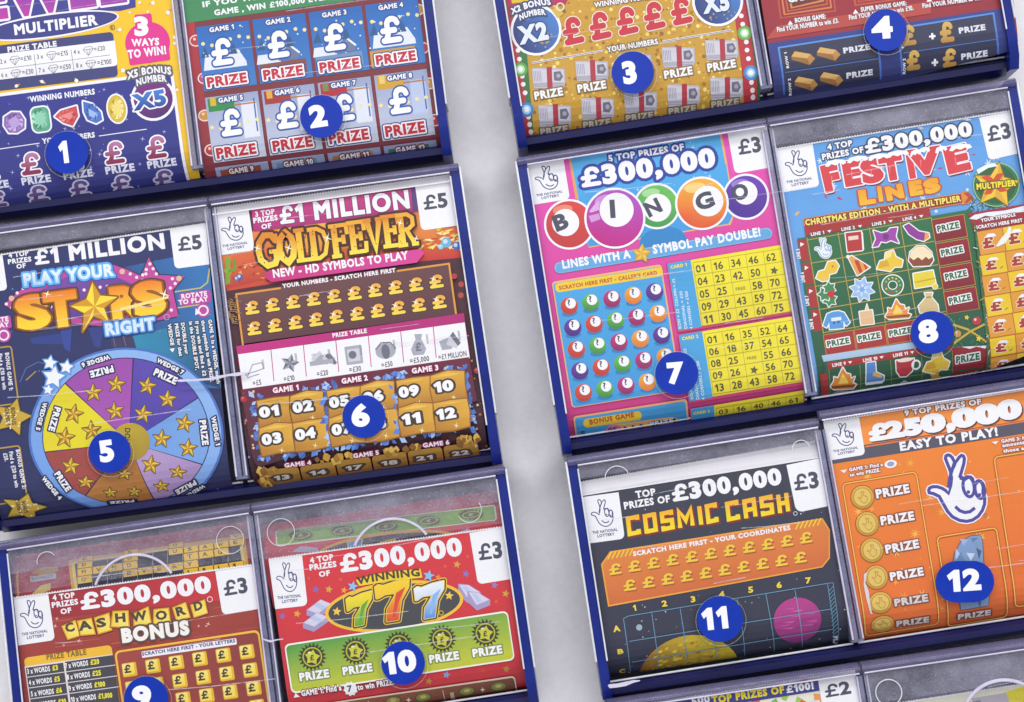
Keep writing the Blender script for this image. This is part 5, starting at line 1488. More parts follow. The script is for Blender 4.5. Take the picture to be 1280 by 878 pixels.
    for _ in range(60):
        x, y = random.uniform(750, 930), random.uniform(445, 590); t.line([(x, y), (x + random.uniform(-14, 14), y + random.uniform(4, 18))], 3, random.choice(['#3a7a52', '#1f4a36', '#4a8a5c']))
    for P in ([(776, 500), (840, 522), (930, 580)], [(780, 580), (850, 530), (930, 490)]):
        for a, b in zip(P, P[1:]):
            for k in range(9): t.circ(a[0] + (b[0] - a[0]) * k / 9, a[1] + (b[1] - a[1]) * k / 9, 6, '#c8a83a', n=8)
    for x, y, r, c in ((878, 482, 20, '#b8343c'), (792, 540, 16, '#c8944a')): t.circ(x, y, r, c); t.circ(x - r * .3, y - r * .3, r * .3, '#f0d0c0', n=8)
    t.star(834, 466, 13, '#e8d03a', .2); t.star(888, 562, 15, '#e8d03a', .2)
    t.part('your_symbols')
    t.poly([(840, -10), (1140, -60), (1160, 60), (870, 78)], '#a22c30')
    t.mag(1190, 250, 3.656)
    t.poly([(76, 88), (100, 70), (160, 58), (240, 50), (330, 28), (330, 56), (260, 62), (200, 80), (150, 74), (110, 92)], '#e8eef6')
    t.txt('YOUR SYMBOLS', 134, 104, 290, 76, 17, WHITE, .05, [('#6a1c20', 4)]); t.txt('SCRATCH HERE FIRST', 110, 136, 322, 102, 17, WHITE, .05, [('#6a1c20', 4)])
    t.poly([(96, 100), (110, 130), (190, 780), (168, 780)], '#3f6a48')
    for _ in range(50):
        k = random.random(); t.line([(100 + 82 * k, 120 + 640 * k), (100 + 82 * k + random.uniform(-22, 22), 120 + 640 * k + random.uniform(-10, 14))], 4, random.choice(['#3a7a4a', '#5a9a68', '#d8e2ea', '#c9a03a']))
    ys = [148, 258, 352, 446, 540, 634, 712, 775]
    for r in range(7):
        for c in range(2):
            t.part('pound_symbol')
            x, y = 108 + 11.5 * r + 118 * c, ys[r] - 20 * c
            h = ys[r + 1] - ys[r]
            col = '#eac420' if (r + c) % 2 else '#e09a34'
            t.bar(x, y, x + 118, y - 20, h, col); t.frame(x, y, x + 118, y - 20, h, 2, '#b8742c')
            q = h / 100
            t.txt('£', x + 36, y + 72 * q, x + 86, y + 64 * q, 52 * q, '#a8392e', .07, [('#f2e6c0', 4)])
            t.poly([(x + 36, y + 26 * q), (x + 52, y + 8 * q), (x + 80, y + 6 * q), (x + 92, y + 18 * q), (x + 66, y + 22 * q)], '#eef0f4')
            t.line([(x + 96, y + 62 * q), (x + 110, y + 50 * q)], 4, '#6a8a3a')
    t.part('pale_mark'); t.poly([(196, 214), (222, 176), (246, 150), (256, 122), (268, 132), (262, 168), (240, 200), (206, 216)], '#f0eee6')  # irregular pale mark
    return t

# ------------------------------------------------------------------ ticket 9: crossword
def ticket_crossword():
    t = Sheet('scratchcard', 'dark red crossword scratchcard with yellow letter tiles spelling its title', 'scratchcard', GROUP,
              [(13, 748), (315, 706), (344, 905), (40, 945)], '#a83c36', grad=('#94402f', (150, 740), (200, 870)), z_end=bot(20, 970, 350, 920))
    t.mag(0, 650, 3.765)
    t.part('texture_print')
    for _ in range(60):
        x, y = random.uniform(80, 1250), random.uniform(330, 860); w = random.uniform(60, 240)
        t.poly([(x, y), (x + w, y - .13 * w), (x + w, y - .13 * w + random.uniform(2, 6)), (x, y + random.uniform(3, 7))], random.choice(['#b44c44', '#983a34', '#aa4640', '#bc5c50']))
    t.poly([(225, 345), (1010, 240), (1045, 380), (250, 460)], '#9c2a34', grad=('#c8343a', (400, 380), (760, 300)))
    for x, y in ((268, 465), (260, 500), (980, 490), (970, 500), (935, 500), (372, 570), (300, 590)): t.star(x, y, random.uniform(8, 16), '#f0c8c4', .3, .2, n=4)
    lottery_panel(t, (52, 368), (226, 342), 226, 22)
    price_panel(t, (1012, 234), (1194, 204), 216, '£3', (1060, 360), (1180, 340), 74)
    t.part('prize_heading')
    t.txt('4 TOP', 253, 380, 355, 366, 27, WHITE, .045); t.txt('PRIZES', 248, 415, 372, 397, 27, WHITE, .045); t.txt('OF', 290, 445, 340, 437, 26, WHITE, .045)
    t.txt('£300,000', 388, 426, 1004, 342, 82, WHITE, .06)
    t.part('title')
    ttl = t.cur
    for c, P, a in (('C', [(288, 500), (355, 470), (385, 545), (318, 566)], (322, 532, 355, 520)), ('A', [(362, 474), (432, 460), (452, 540), (378, 546)], (388, 522, 432, 512)), ('S', [(442, 460), (515, 435), (530, 520), (462, 540)], (470, 508, 505, 500)), ('H', [(530, 428), (606, 425), (612, 510), (520, 505)], (552, 484, 596, 480)), ('W', [(628, 440), (700, 405), (716, 492), (628, 500)], (634, 480, 692, 468)), ('O', [(722, 420), (796, 412), (806, 488), (720, 492)], (745, 474, 790, 466)), ('R', [(810, 412), (875, 385), (898, 460), (830, 478)], (842, 455, 875, 444)), ('D', [(895, 400), (965, 372), (980, 440), (912, 462)], (925, 430, 958, 420))):
        t.part('letter_tile', under=ttl)
        x, y = np.array(P).mean(0)
        t.poly(P, '#e0a22c', out=[('#7a3a1c', 4)]); t.poly([(x + (px_ - x) * .86, y + (py_ - y) * .86) for px_, py_ in P], '#f2c93a', grad=('#fbe66a', P[0], P[2]))
        t.poly([(x + (px_ - x) * .5, y + (py_ - y) * .5) for px_, py_ in P], '#f8e272')
        t.txt(c, a[0] - 4, a[1], a[2] + 4, a[3], 44, '#4a4438', .05)
    t.part('title_word', under=ttl)
    t.txt('BONUS', 583, 580, 898, 540, 70, '#f6f2ec', .07, [('#5a4a44', 14)])
    t.hoop(988, 374, 14, 3.5, '#ecd8dc')
    t.part('prize_table')
    t.bar(112, 650, 524, 588, 300, '#f0bc34', 20); t.txt('PRIZE TABLE', 222, 660, 410, 635, 28, '#8a6a2c', .045)
    t.bar(116, 690, 530, 632, 290, '#e9dfe0'); t.bar(122, 696, 298, 672, 300, '#45444c'); t.bar(306, 668, 532, 636, 300, '#45444c')
    for r in range(1, 4): t.line([(118 + 8 * r, 690 + 51 * r), (536 + 8 * r, 632 + 51 * r)], 4, '#d8d4da')
    for i, (s, v) in enumerate((('3 x WORDS', '£3'), ('4 x WORDS', '£5'), ('5 x WORDS', '£6'), ('6 x WORDS', '£10'))):
        x, y = 131 + 9 * i, 726 + 53 * i
        t.txt(s, x, y, x + 108, y - 14, 25, WHITE, .035); t.txt(v, x + 118, y - 16, x + 146 + 10 * (len(v) > 2), y - 20, 25, '#f4e83a', .05)
    for i, (s, v, n) in enumerate((('7 x WORDS', '£20', 0), ('8 x WORDS', '£25', 0), ('9 x WORDS', '£100', 10), ('10 x WORDS', '£1,000', 34))):
        x, y = 310 + 9 * i, 700 + 53 * i
        t.txt(s, x, y, x + 108 + 10 * (i == 3), y - 15, 25, WHITE, .035); t.txt(v, x + 118 + 10 * (i == 3), y - 17, x + 160 + n, y - 22, 25, '#f4e83a', .05)
    t.part('letters_box')
    t.bar(538, 618, 1220, 516, 420, '#f2bc3c', 26); t.bar(549, 626, 1212, 528, 400, '#a2443c', 18, grad=('#8a3a34', (600, 600), (1150, 800)))
    t.bar(666, 620, 1112, 556, 30, '#f1eef4', 5); t.txt('SCRATCH HERE FIRST - YOUR LETTERS', 672, 640, 1110, 576, 17, '#4a4f86', .045)
    for r in range(4):
        for c in range(6):
            x, y = 572 + 110.4 * c + 16 * r, 677 - 16.8 * c + 86 * r
            t.part('letter_tile')
            t.bar(x, y, x + 68, y - 10, 66, '#e8b02a', 8, out=[('#8a5220', 3)]); t.bar(x + 4, y + 3, x + 58, y - 5, 54, '#f2d63c', 6, grad=('#f6e89a', (x + 50, y + 50), (x + 6, y + 2)))
            t.txt('£', x + 18, y + 46, x + 50, y + 41, 40, '#4a3c24', .06)
    return t

def ghost_crossword():
    t = Sheet('scratchcard', 'crossword end of a folded ticket strip, showing above the dark red crossword ticket', 'scratchcard', GROUP,
              [(4, 680), (304, 622), (322, 760), (24, 790)], '#b04450', Y=Y_T + 0.0030, bend_top=at(160, 674).z)
    t.mag(0, 650, 3.765)
    t.part('crossword_panel')
    t.bar(318, 190, 1150, 70, 300, '#e2b44a', 6); t.bar(334, 200, 1138, 84, 280, '#f2d67a'); t.bar(350, 206, 1124, 96, 280, '#3f4150')
    for c in range(11): t.line([(362 + 71 * c, 200 - 10 * c), (366 + 71 * c, 420 - 10 * c)], 2, '#c4c4cc')
    cells = [(0, 0, 'E'), (0, 1, 'D'), (0, 2, 'M'), (0, 3, 'O'), (1, 2, 'V'), (2, 2, 'N'), (3, 1, 'O'), (3, 2, 'D'), (3, 3, 'E'), (4, 3, 'V'), (5, 3, 'E'), (6, 3, 'R'), (7, 3, 'Y'), (7, 2, 'T'), (8, 2, 'A'), (9, 2, 'G'), (6, 1, 'U'), (6, 0, 'O'), (7, 1, 'S'), (8, 1, 'A'), (9, 1, 'W'), (10, 1, 'E'), (10, 0, 'V'), (3, 0, 'S'), (8, 4, 'I'), (9, 4, 'L'), (7, 4, 'L'), (10, 4, 'I')]
    for c, r, s in cells:
        x, y = 362 + 71.5 * c, 172 + 38 * r - 10.3 * c
        h = (24, 30, 36, 36, 36)[r]; y = 178 + (0, 24, 54, 90, 126)[r] - 10.3 * c
        t.bar(x, y, x + 70, y - 10, h, '#ffd040'); t.frame(x, y, x + 70, y - 10, h, 2, '#8a6a2c')
        t.txt(s, x + 24, y + h * .74 - 4, x + 46, y + h * .74 - 7, h * .5, '#5a4a28', .02)
    t.part('side_print')
    t.poly([(74, 240), (84, 240), (92, 400), (84, 400)], '#e0a860')
    t.poly([(140, 250), (200, 222), (270, 222), (275, 240), (200, 262)], '#b8955a'); t.bar(140, 268, 262, 250, 26, '#b4b2be', 6); t.txt('BONUS', 150, 286, 252, 271, 15, '#8a8896', .04)
    t.poly([(150, 350), (190, 310), (240, 296), (236, 330), (190, 350)], '#d9c06a')
    return t

# ------------------------------------------------------------------ ticket 10: triple seven
def sun_row(t, P, lw, pale):
    pass

def seven_emblem(t, k=0):
    t.poly(circle_pts(588, 470, 296, 106, 48, math.radians(7)), '#f2c038'); t.poly(circle_pts(588, 470, 282, 92, 48, math.radians(7)), '#45474c')

def ticket_sevens():
    t = Sheet('scratchcard', 'red and green scratchcard with three rainbow sevens in a black oval', 'scratchcard', GROUP,
              [(335.5, 699), (633, 658), (668, 880), (366, 920)], '#d9383f', grad=('#c22c34', (480, 690), (520, 880)), z_end=bot(366, 905, 660, 864))
    t.mag(320, 620, 3.403)
    t.part('star_print')
    for x, y, c in ((254, 398, '#8a6ab0'), (310, 398, '#d9a63a'), (225, 350, '#e0603a'), (360, 356, '#e0603a'), (112, 512, '#8a6ab0'), (175, 502, '#d9a63a'), (855, 292, '#d9a63a'), (805, 300, '#e0603a'), (893, 332, '#8a78c0'), (900, 258, '#e0603a'), (1015, 380, '#a07ac0'), (1062, 416, '#d9a63a'), (1022, 450, '#e0603a'), (810, 762, '#7aa0d8'), (735, 790, '#b8862c'), (1065, 738, '#b8862c'), (965, 742, '#c8442e'), (590, 800, '#c8442e')):
        t.star(x, y, 17 if c != '#e0603a' else 10, c, .2)
    lottery_panel(t, (52, 270), (196, 254), 214, 22)
    price_panel(t, (908, 158), (1066, 132), 222, '£3', (952, 276), (1060, 262), 72)
    t.part('prize_heading')
    t.txt('4 TOP', 235, 288, 332, 272, 26, WHITE, .045); t.txt('PRIZES', 231, 318, 346, 302, 26, WHITE, .045); t.txt('OF', 272, 346, 318, 339, 24, WHITE, .045)
    t.txt('£300,000', 366, 328, 886, 253, 80, WHITE, .06)
    for x, y, f in ((215, 540, 1), (860, 430, -1)):
        t.part('banknote_wad')
        for dx, dy in (((0, -50), (-15, 5)) if f == 1 else ((0, 0), (40, 32))):
            a, b = x + dx, y + dy
            t.poly([(a, b - 5), (a + 60, b - 50), (a + 108, b - 30), (a + 106, b - 8), (a + 46, b + 34), (a, b + 18)] if f == 1 else [(a, b - 56), (a + 44, b - 52), (a + 96, b - 20), (a + 96, b + 4), (a + 40, b + 26), (a, b - 10)], '#a49ac4')
            t.poly([(a + 4, b - 5), (a + 60, b - 48), (a + 104, b - 30), (a + 48, b + 12)] if f == 1 else [(a + 4, b - 52), (a + 44, b - 50), (a + 92, b - 20), (a + 38, b + 2)], '#d6d0e8')
            t.poly([(a + 30, b - 24), (a + 46, b - 36), (a + 84, b - 18), (a + 66, b - 4)] if f == 1 else [(a + 18, b - 44), (a + 36, b - 46), (a + 62, b - 14), (a + 44, b - 8)], '#b9c6e6')
    t.part('seven_emblem')
    em = t.cur
    seven_emblem(t)
    for x, y in ((344, 492), (822, 425)): t.star(x, y, 20, '#f6c84a', .1)
    for i, (x, y, w, h, c1, c2) in enumerate(((383, 558, 108, 140, '#f2da2c', '#5aa83a'), (505, 538, 146, 172, '#f4d02c', '#dd4a2a'), (672, 526, 128, 152, '#e8eef8', '#4f92dc'))):
        t.part('seven_digit', under=em)
        P = [(x, y - h + 22), (x + 14, y - h + 12), (x + w * .25, y - h + 16), (x + w * .6, y - h - 2), (x + w, y - h - 14), (x + w * .99, y - h + 22), (x + w * .78, y - h * .55), (x + w * .70, y - 10), (x + w * .34, y - 2), (x + w * .36, y - h * .32), (x + w * .62, y - h + 48), (x + w * .3, y - h + 54), (x + w * .12, y - h + 70), (x + 6, y - h + 72)]
        t.poly(P, c1, out=[('#f0c63a', 13), ('#3a3a40', 9), ('#f0d04a', 3)], grad=(c2, (x + w * .3, y - h * .75), (x + w * .5, y - h * .2)))
        t.poly([(x + w * .62, y - h + 48), (x + w * .9, y - h + 20), (x + w * .7, y - h * .5), (x + w * .6, y - 24), (x + w * .52, y - 22), (x + w * .56, y - h * .4)], c2 if i != 2 else '#8ab8ec')
    t.part('winning_ribbon', under=em)
    t.poly([(425, 358), (500, 335), (580, 322), (700, 310), (708, 348), (580, 360), (510, 372), (440, 384)], '#f2d02c'); t.txt('WINNING', 438, 378, 704, 342, 34, '#4a4230', .045, bend=6)
    for x, y, c, r in ((412, 385, '#8ac0ec', 24), (375, 402, '#f0a03a', 16), (735, 340, '#8ac0ec', 26), (775, 348, '#f08a3a', 16)): t.star(x, y, r, c, .2)
    t.hoop(788, 498, 11, 4, '#c8a83a')
    t.part('prize_panel')
    pp = t.cur
    t.bar(120, 632, 1070, 488, 212, '#f2f4ea', 22); t.bar(127, 638, 1066, 496, 198, '#4f9a44', 18, grad=('#c2c834', (520, 590), (560, 750)))
    for i in range(5):
        x, y = 240 + 184 * i, 685 - 25.5 * i
        t.part('sun_symbol', under=pp)
        t.poly(star_pts(x, y, 62, 20, .74, .1), '#3f3a22'); t.circ(x, y, 43, '#3f3a22'); t.hoop(x, y, 42, 6, '#b0b83a'); t.star(x, y + 2, 34, '#c8c83c', .1, .6); t.txt('£', x - 8, y + 16, x + 10, y + 14, 24, '#3f3a22', .05); t.circ(x - 12, y - 18, 8, '#e4e4b0', ry=5, n=10)
        t.txt('PRIZE', x - 50, y + 104, x + 76, y + 86, 36, WHITE, .05, [('#7a8a3a', 8)])
    t.part('game_rules')
    t.poly([(160, 858), (186, 854), (168, 838)], WHITE); t.txt('GAME 1: Find a', 196, 852, 366, 826, 26, WHITE, .045, [('#7a2028', 6)])
    t.part('game_rules'); t.poly(star_pts(402, 820, 32, 10, .8, .1), WHITE); t.txt('7', 392, 834, 412, 831, 28, '#5a5a60', .04); t.txt('to win PRIZE.', 436, 826, 590, 802, 26, WHITE, .045, [('#7a2028', 6)])
    t.part('game_panel')
    t.bar(130, 905, 1100, 764, 240, '#ead8c0', 16); t.bar(137, 910, 1096, 772, 230, '#9a5230', 12, grad=('#7a4228', (400, 850), (420, 930)))
    for x, y in ((580, 872), (708, 858), (895, 832), (1030, 812)):
        t.circ(x, y, 36, '#5a4a2a', ry=22); t.circ(x, y, 30, '#8a8a3a', ry=17); t.circ(x, y - 2, 14, '#c0b860', ry=8)
    for x, y in ((645, 870), (962, 826)): t.poly(star_pts(x, y, 12, 4, .4), '#e8dcc0')
    t.line([(792, 826), (800, 878)], 3, '#e0c8a8'); t.line([(474, 872), (478, 900)], 3, '#e0c8a8'); t.bar(822, 838, 838, 836, 36, '#c8b098')
    return t

def ghost_sevens():
    t = Sheet('scratchcard', 'green and red end of a folded ticket strip, showing above the triple seven ticket', 'scratchcard', GROUP,
              [(320, 655), (620, 598), (640, 710), (342, 760)], '#cf4450', Y=Y_T + 0.0030, bend_top=at(478, 634).z)
    t.mag(320, 620, 3.403)
    t.part('prize_panel')
    t.bar(78, 150, 1018, 38, 66, '#dfe6d0', 10); t.bar(84, 150, 1012, 44, 58, '#86b04c', 8)
    for x, y in ((190, 168), (368, 150), (552, 130), (735, 106), (915, 80)):
        S = star_pts(x, y, 58, 18, .78, .1); S[:, 1] = y + (S[:, 1] - y) * .42
        t.poly(S, '#57603a'); t.circ(x, y, 40, '#a8b060', ry=15); t.circ(x, y, 33, '#5f683c', ry=11); t.txt('£', x - 10, y + 6, x + 12, y + 4, 11, '#c0c47a', .04)
    t.part('seven_emblem')
    t.poly(circle_pts(560, 215, 300, 62, 40, math.radians(7)), '#d9a848'); t.poly(circle_pts(560, 220, 288, 54, 40, math.radians(7)), '#4f5058')
    for x, c in ((390, '#6aa4d8'), (530, '#e0902c'), (660, '#a8b83a')): t.poly([(x, 200), (x + 60, 186), (x + 54, 240), (x + 10, 240)], c, out=[('#d9c070', 5)])
    t.part('banknote_wad'); t.poly([(150, 240), (190, 214), (260, 220), (270, 240)], '#b9b0d0'); t.poly([(850, 160), (900, 138), (920, 150), (890, 170)], '#b9b0d0')
    return t

# ------------------------------------------------------------------ ticket 11: space
def ticket_cosmic():
    t = Sheet('scratchcard', 'black space scratchcard with yellow title, orange panel and two planets', 'scratchcard', GROUP,
              [(727, 619), (1026, 571), (1075, 850), (768, 890)], '#3b3d4c', grad=('#2d3045', (880, 640), (930, 840)), z_end=bot(766, 847, 1070, 803))
    t.mag(700, 540, 2.597)
    t.part('star_print')
    for _ in range(120):
        x, y = random.uniform(120, 950), random.uniform(250, 830); t.circ(x, y, random.uniform(.8, 2.4), random.choice(['#c8c8d8', '#8a8aa8', '#e8e0d0']), n=6)
    lottery_panel(t, (72, 212), (190, 196), 152, 16)
    price_panel(t, (735, 108), (850, 84), 158, '£3', (764, 192), (850, 180), 54)
    t.part('prize_heading')
    t.txt('TOP', 250, 216, 313, 206, 24, WHITE, .045); t.txt('PRIZES OF', 211, 252, 360, 228, 24, WHITE, .045)
    t.txt('£300,000', 370, 228, 726, 170, 56, WHITE, .06)
    t.part('title')
    block_title(t)
    t.part('coordinates_panel')
    t.poly([(133, 430), (162, 388), (852, 280), (876, 318), (876, 410), (852, 440), (156, 568)], '#f0a43a'); t.poly([(138, 432), (165, 393), (850, 285), (872, 320), (872, 408), (850, 436), (160, 562)], '#e0843c', grad=('#cf6a34', (300, 380), (330, 540)))
    t.txt('SCRATCH HERE FIRST - YOUR COORDINATES', 240, 404, 750, 318, 16, WHITE, .045)
    for x0, y0 in ((155, 408), (765, 310)):
        for k in range(6): t.line([(x0 + 14 * k, y0 + 6 - 2.3 * k), (x0 + 12 + 14 * k, y0 - 18 - 2.3 * k)], 4, '#f0d43a')
    for r, (x0, y0, x1, y1, n) in enumerate(((163, 466, 782, 364, 11), (210, 518, 764, 428, 10))):
        for i in range(n):
            t.part('pound_symbol')
            x, y = x0 + (x1 - x0) * i / (n - 1), y0 + (y1 - y0) * i / (n - 1)
            t.txt('£', x + 4, y + 4, x + 44, y - 2, 36, '#a8502c', .05); t.txt('£', x, y, x + 41, y - 6, 36, '#ecc83c', .05)
    t.part('planet', 'yellow planet')
    t.circ(430, 810, 172, '#d4bc22', ry=150, n=48, grad=('#9a6420', (500, 690), (270, 800)))
    for _ in range(120):
        a, r = random.uniform(0, 3.1), random.uniform(20, 150)
        x, y = 430 + r * math.cos(a + 3.14), 800 + .85 * r * math.sin(a + 3.14); w = random.uniform(4, 26) * (1.1 - r / 190)
        t.poly([(x - w, y + 3), (x - w * .3, y - 4), (x + w, y - 6), (x + w * .4, y + 4)], random.choice(['#dcc83a', '#b8922a', '#e4d458', '#a07420', '#c8ac2a', '#cdb430']))
    t.part('planet', 'pink planet')
    t.circ(771, 612, 78, '#b23a88', ry=74, n=40, grad=('#8a2f78', (760, 560), (800, 680)))
    for _ in range(16):
        x, y = 771 + random.uniform(-50, 50), 612 + random.uniform(-50, 50); t.poly([(x - 22, y + 3), (x + 24, y - 4), (x + 12, y + 4)], random.choice(['#c04a98', '#a03480', '#c8609f']))
    t.part('planet', 'small grey planet')
    t.circ(257, 635, 10, '#9ab0c0')
    t.part('coordinate_grid')
    g = '#6a9ab8'
    for k, (a, b) in enumerate((((206, 606), (234, 800)), ((298, 590), (328, 800)), ((390, 574), (425, 800)), ((483, 556), (518, 770)), ((575, 542), (612, 760)), ((668, 526), (708, 740)), ((762, 512), (800, 730)), ((868, 492), (900, 700)))): t.line([a, b], 2.4, g)
    t.line([(206, 606), (222, 598), (868, 492)], 2.4, g); t.line([(225, 680), (880, 575)], 2.4, g); t.line([(234, 748), (890, 640)], 2.4, g)
    t.line([(868, 492), (886, 490), (915, 700)], 2, g)
    for k in range(16): t.line([(870 + 1.5 * k, 520 + 12 * k), (888 + 1.5 * k, 500 + 12 * k)], 3, '#5a88a0')
    for s, x, y in (('1', 240, 582), ('2', 334, 568), ('3', 427, 554), ('4', 520, 538), ('5', 614, 523), ('6', 706, 508), ('7', 800, 493)): t.txt(s, x, y, x + (17 if s != '1' else 11), y - 2, 20, '#f0d43a', .045)
    for s, x, y, h in (('A', 178, 650, 20), ('B', 190, 723, 17), ('C', 198, 790, 15)): t.txt(s, x, y, x + 19, y - 3, h, '#f0d43a', .05)
    t.txt('PLAY AREA', 892, 664, 908, 760, 15, '#e8e8f0', .04)
    return t

def block_title(t):
    """squared letters drawn with strokes"""
    g = {'C': [[(1, .8), (1, 1), (0, 1), (0, 0), (1, 0), (1, .2)]], 'O': [[(0, -.13), (0, 1.13)], [(1, -.13), (1, 1.13)], [(0, 1), (1, 1)], [(0, 0), (1, 0)]], 'S': [[(1, .8), (1, 1), (0, 1), (0, .52), (1, .48), (1, 0), (0, 0), (0, .2)]],
         'M': [[(0, -.1), (0, 1), (.5, .3), (1, 1), (1, -.1)]], 'I': [[(.5, -.1), (.5, 1.1)]], 'A': [[(0, -.1), (0, 1), (1, 1), (1, -.1)], [(0, .42), (1, .42)]], 'H': [[(0, -.1), (0, 1.1)], [(1, -.1), (1, 1.1)], [(0, .5), (1, .5)]]}
    L = [('C', 218, 338, 42), ('O', 273, 330, 42), ('S', 328, 322, 42), ('M', 382, 313, 52), ('I', 452, 303, 8), ('C', 474, 298, 38), ('C', 540, 290, 42), ('A', 596, 282, 42), ('S', 651, 273, 42), ('H', 706, 265, 38)]
    for ps, col, wd in ((4, '#8f2a26', 15), (0, '#f2dc1c', 14)):
        for ch, x, y, w in L:
            if ps == 0: t.part('title_letter', under=[k for k in t.order if k['name'] == 'title'][-1])
            for k, st in enumerate(g[ch]):
                P = [(x + ps + 6 + u * (w - 12) - 6 * v + 2, y + ps - 6 - v * 50 - u * w * .15) for u, v in st]
                t.poly(ribbon(P, wd), col, out=[('#8f2a26', 1.5)] if ps else None, grad=('#f4b41c', (x, y - 20), (x, y - 60)) if not ps else None)
    for q in ((560, 320, 60, 22), (250, 325, 14, 30)): pass
    t.hoop(764, 265, 7, 2, '#d8d8e0'); t.circ(782, 266, 2.4, '#d8d8e0', n=8)

# ------------------------------------------------------------------ ticket 12: orange coins
def ticket_coins():
    t = Sheet('scratchcard', 'orange scratchcard with a large white crossed fingers hand and a column of gold coins', 'scratchcard', GROUP,
              [(1029, 527.5), (1338, 478), (1380, 760), (1078, 845)], '#f08a2e', grad=('#e2672a', (1140, 560), (1180, 780)), z_end=bot(1076, 804, 1280, 774))
    t.mag(1020, 490, 4.877)
    t.part('heading_strip')
    t.poly([(270, 146), (1600, -60), (1600, 130), (290, 345)], '#f5923a'); t.poly([(60, 360), (1600, 122), (1610, 200), (70, 445)], '#565463')
    t.poly([(300, 330), (1600, 124), (1601, 132), (301, 339)], '#e87a3a')
    lottery_panel(t, (43, 186), (262, 150), 236, 26)
    t.part('prize_heading')
    t.txt('9 TOP PRIZES OF', 546, 148, 1012, 76, 36, WHITE, .05, [('#8a4426', 8)])
    for c, x, y, w, h in (('£', 338, 306, 122, 110), ('2', 446, 288, 108, 108), ('5', 562, 272, 105, 110), ('0', 676, 254, 132, 116), (',', 818, 238, 38, 40), ('0', 866, 224, 132, 122), ('0', 1004, 204, 132, 126), ('0', 1142, 176, 130, 124)):
        if c == ',': t.txt(c, x + 6, y + 2, x + 44, y - 4, 116, '#6a3420', .1); t.txt(c, x, y - 6, x + 38, y - 12, 116, WHITE, .1); continue
        t.txt(c, x + 7, y + 7, x + w + 5, y + 7 - w * .14, h, '#6a3420', .085); t.txt(c, x, y, x + w - 4, y - w * .14, h, WHITE, .085)
    t.txt('EASY TO PLAY!', 518, 362, 1118, 268, 56, WHITE, .05)
    t.part('sparkle_print')
    for _ in range(70):
        x, y = random.uniform(120, 1280), random.uniform(380, 1560); r = random.choice([8, 10, 14, 20, 40]) if random.random() < .8 else 12
        t.star(x, y, r, random.choice(['#f8b84a', '#fad070', '#f6a83a']), .2, .22, n=4 if r < 30 else 8)
    for x, y, l1, l2, l3 in ((170, 485, ('GAME 1: Find a', 205, 486, 410, 452), ('to win PRIZE.', 210, 518, 396, 486), None), (1092, 312, ('GAME 3: Match three', 1132, 312, 1420, 270), ('amounts to win', 1140, 338, 1390, 300), ('those amounts', 1146, 372, 1400, 334))):
        t.part('game_rules')
        t.poly([(x - 22, y - 6), (x + 18, y - 12), (x + 2, y + 10)], WHITE)
        for l in (l1, l2, l3):
            if l: t.txt(*l, 22, WHITE, .045, [('#a85a44', 8)])
    t.circ(455, 440, 38, WHITE, ry=24); t.circ(455, 440, 22, '#9aa0c0', ry=15)
    t.part('coin_panel')
    cp = t.cur
    fr = lambda x0, y0, x1, y1, h: (t.frame(x0 - 4, y0 - 4, x1 + 4, y1 - 4, h + 8, 14, '#b0521c', 34), t.frame(x0, y0, x1, y1, h, 7, '#f6c05a', 30))
    fr(156, 560, 612, 484, 950)
    t.part('game_panel'); fr(1080, 396, 1700, 300, 930)
    t.part('diamond_panel'); dp = t.cur
    fr(732, 884, 1100, 824, 560)
    t.part('crossed_fingers_emblem')
    hand(t, 662, 370, 388, 430, '#4d4a9c', 20, out=('#f6eef4', 8))
    t.hoop(1034, 752, 12, 3, '#8a7a8a')
    t.mag(1020, 650, 4.877)
    for i, (y, ry) in enumerate(((-138, 72), (24, 74), (186, 74), (350, 74), (504, 66), (636, 52))):
        x = (283, 312, 340, 368, 392, 412)[i]
        t.part('coin_symbol', under=cp)
        t.circ(x, y, 73, '#8a5a26', ry=ry + 2); t.circ(x, y, 69, '#dfae4a', ry=ry - 2, grad=('#c0902c', (x, y - 50), (x, y + 70))); t.hoop(x, y, 56, 4, '#b08a34', ry=ry - 14)
        t.circ(x, y, 52, '#e2bf62', ry=ry - 18)
        f = lambda P: [(x - 32 + a * 66, y - ry * .52 + b * ry * 1.05) for a, b in P]
        t.poly(f(HAND), '#b48e34'); P = t.px(f(HAND)); P = P[::-1] if area2(P) < 0 else P
        V, T = fill(_shrink(P, .8)); t.add(V, T, '#e0bd5e')
        a = ((375, -170, 578, -204), (403, -8, 607, -40), (431, 206, 635, 170), (459, 372, 663, 338), (485, 528, 690, 496), (505, 655, 706, 626))[i]
        if i == 1: a = (403, -6, 607, -40)
        if i == 1: a = (402, 34, 606, 0)
        if i == 0: a = (373, -130, 577, -166)
        t.part('prize_lettering', under=cp)
        t.txt('PRIZE', *a, (56, 56, 54, 52, 46, 38)[i], '#f4f0f4' if i < 4 else '#d8d0d4', .05, [('#7a4a34', 10)])
    t.part('diamond_symbol', under=dp)
    D = [(838, 250), (846, 200), (880, 140), (940, 100), (1000, 94), (1012, 130), (1018, 250), (1056, 480), (1054, 520), (890, 548), (878, 500)]
    t.poly(D, '#7f9cc8', out=[('#4a4a62', 4)])
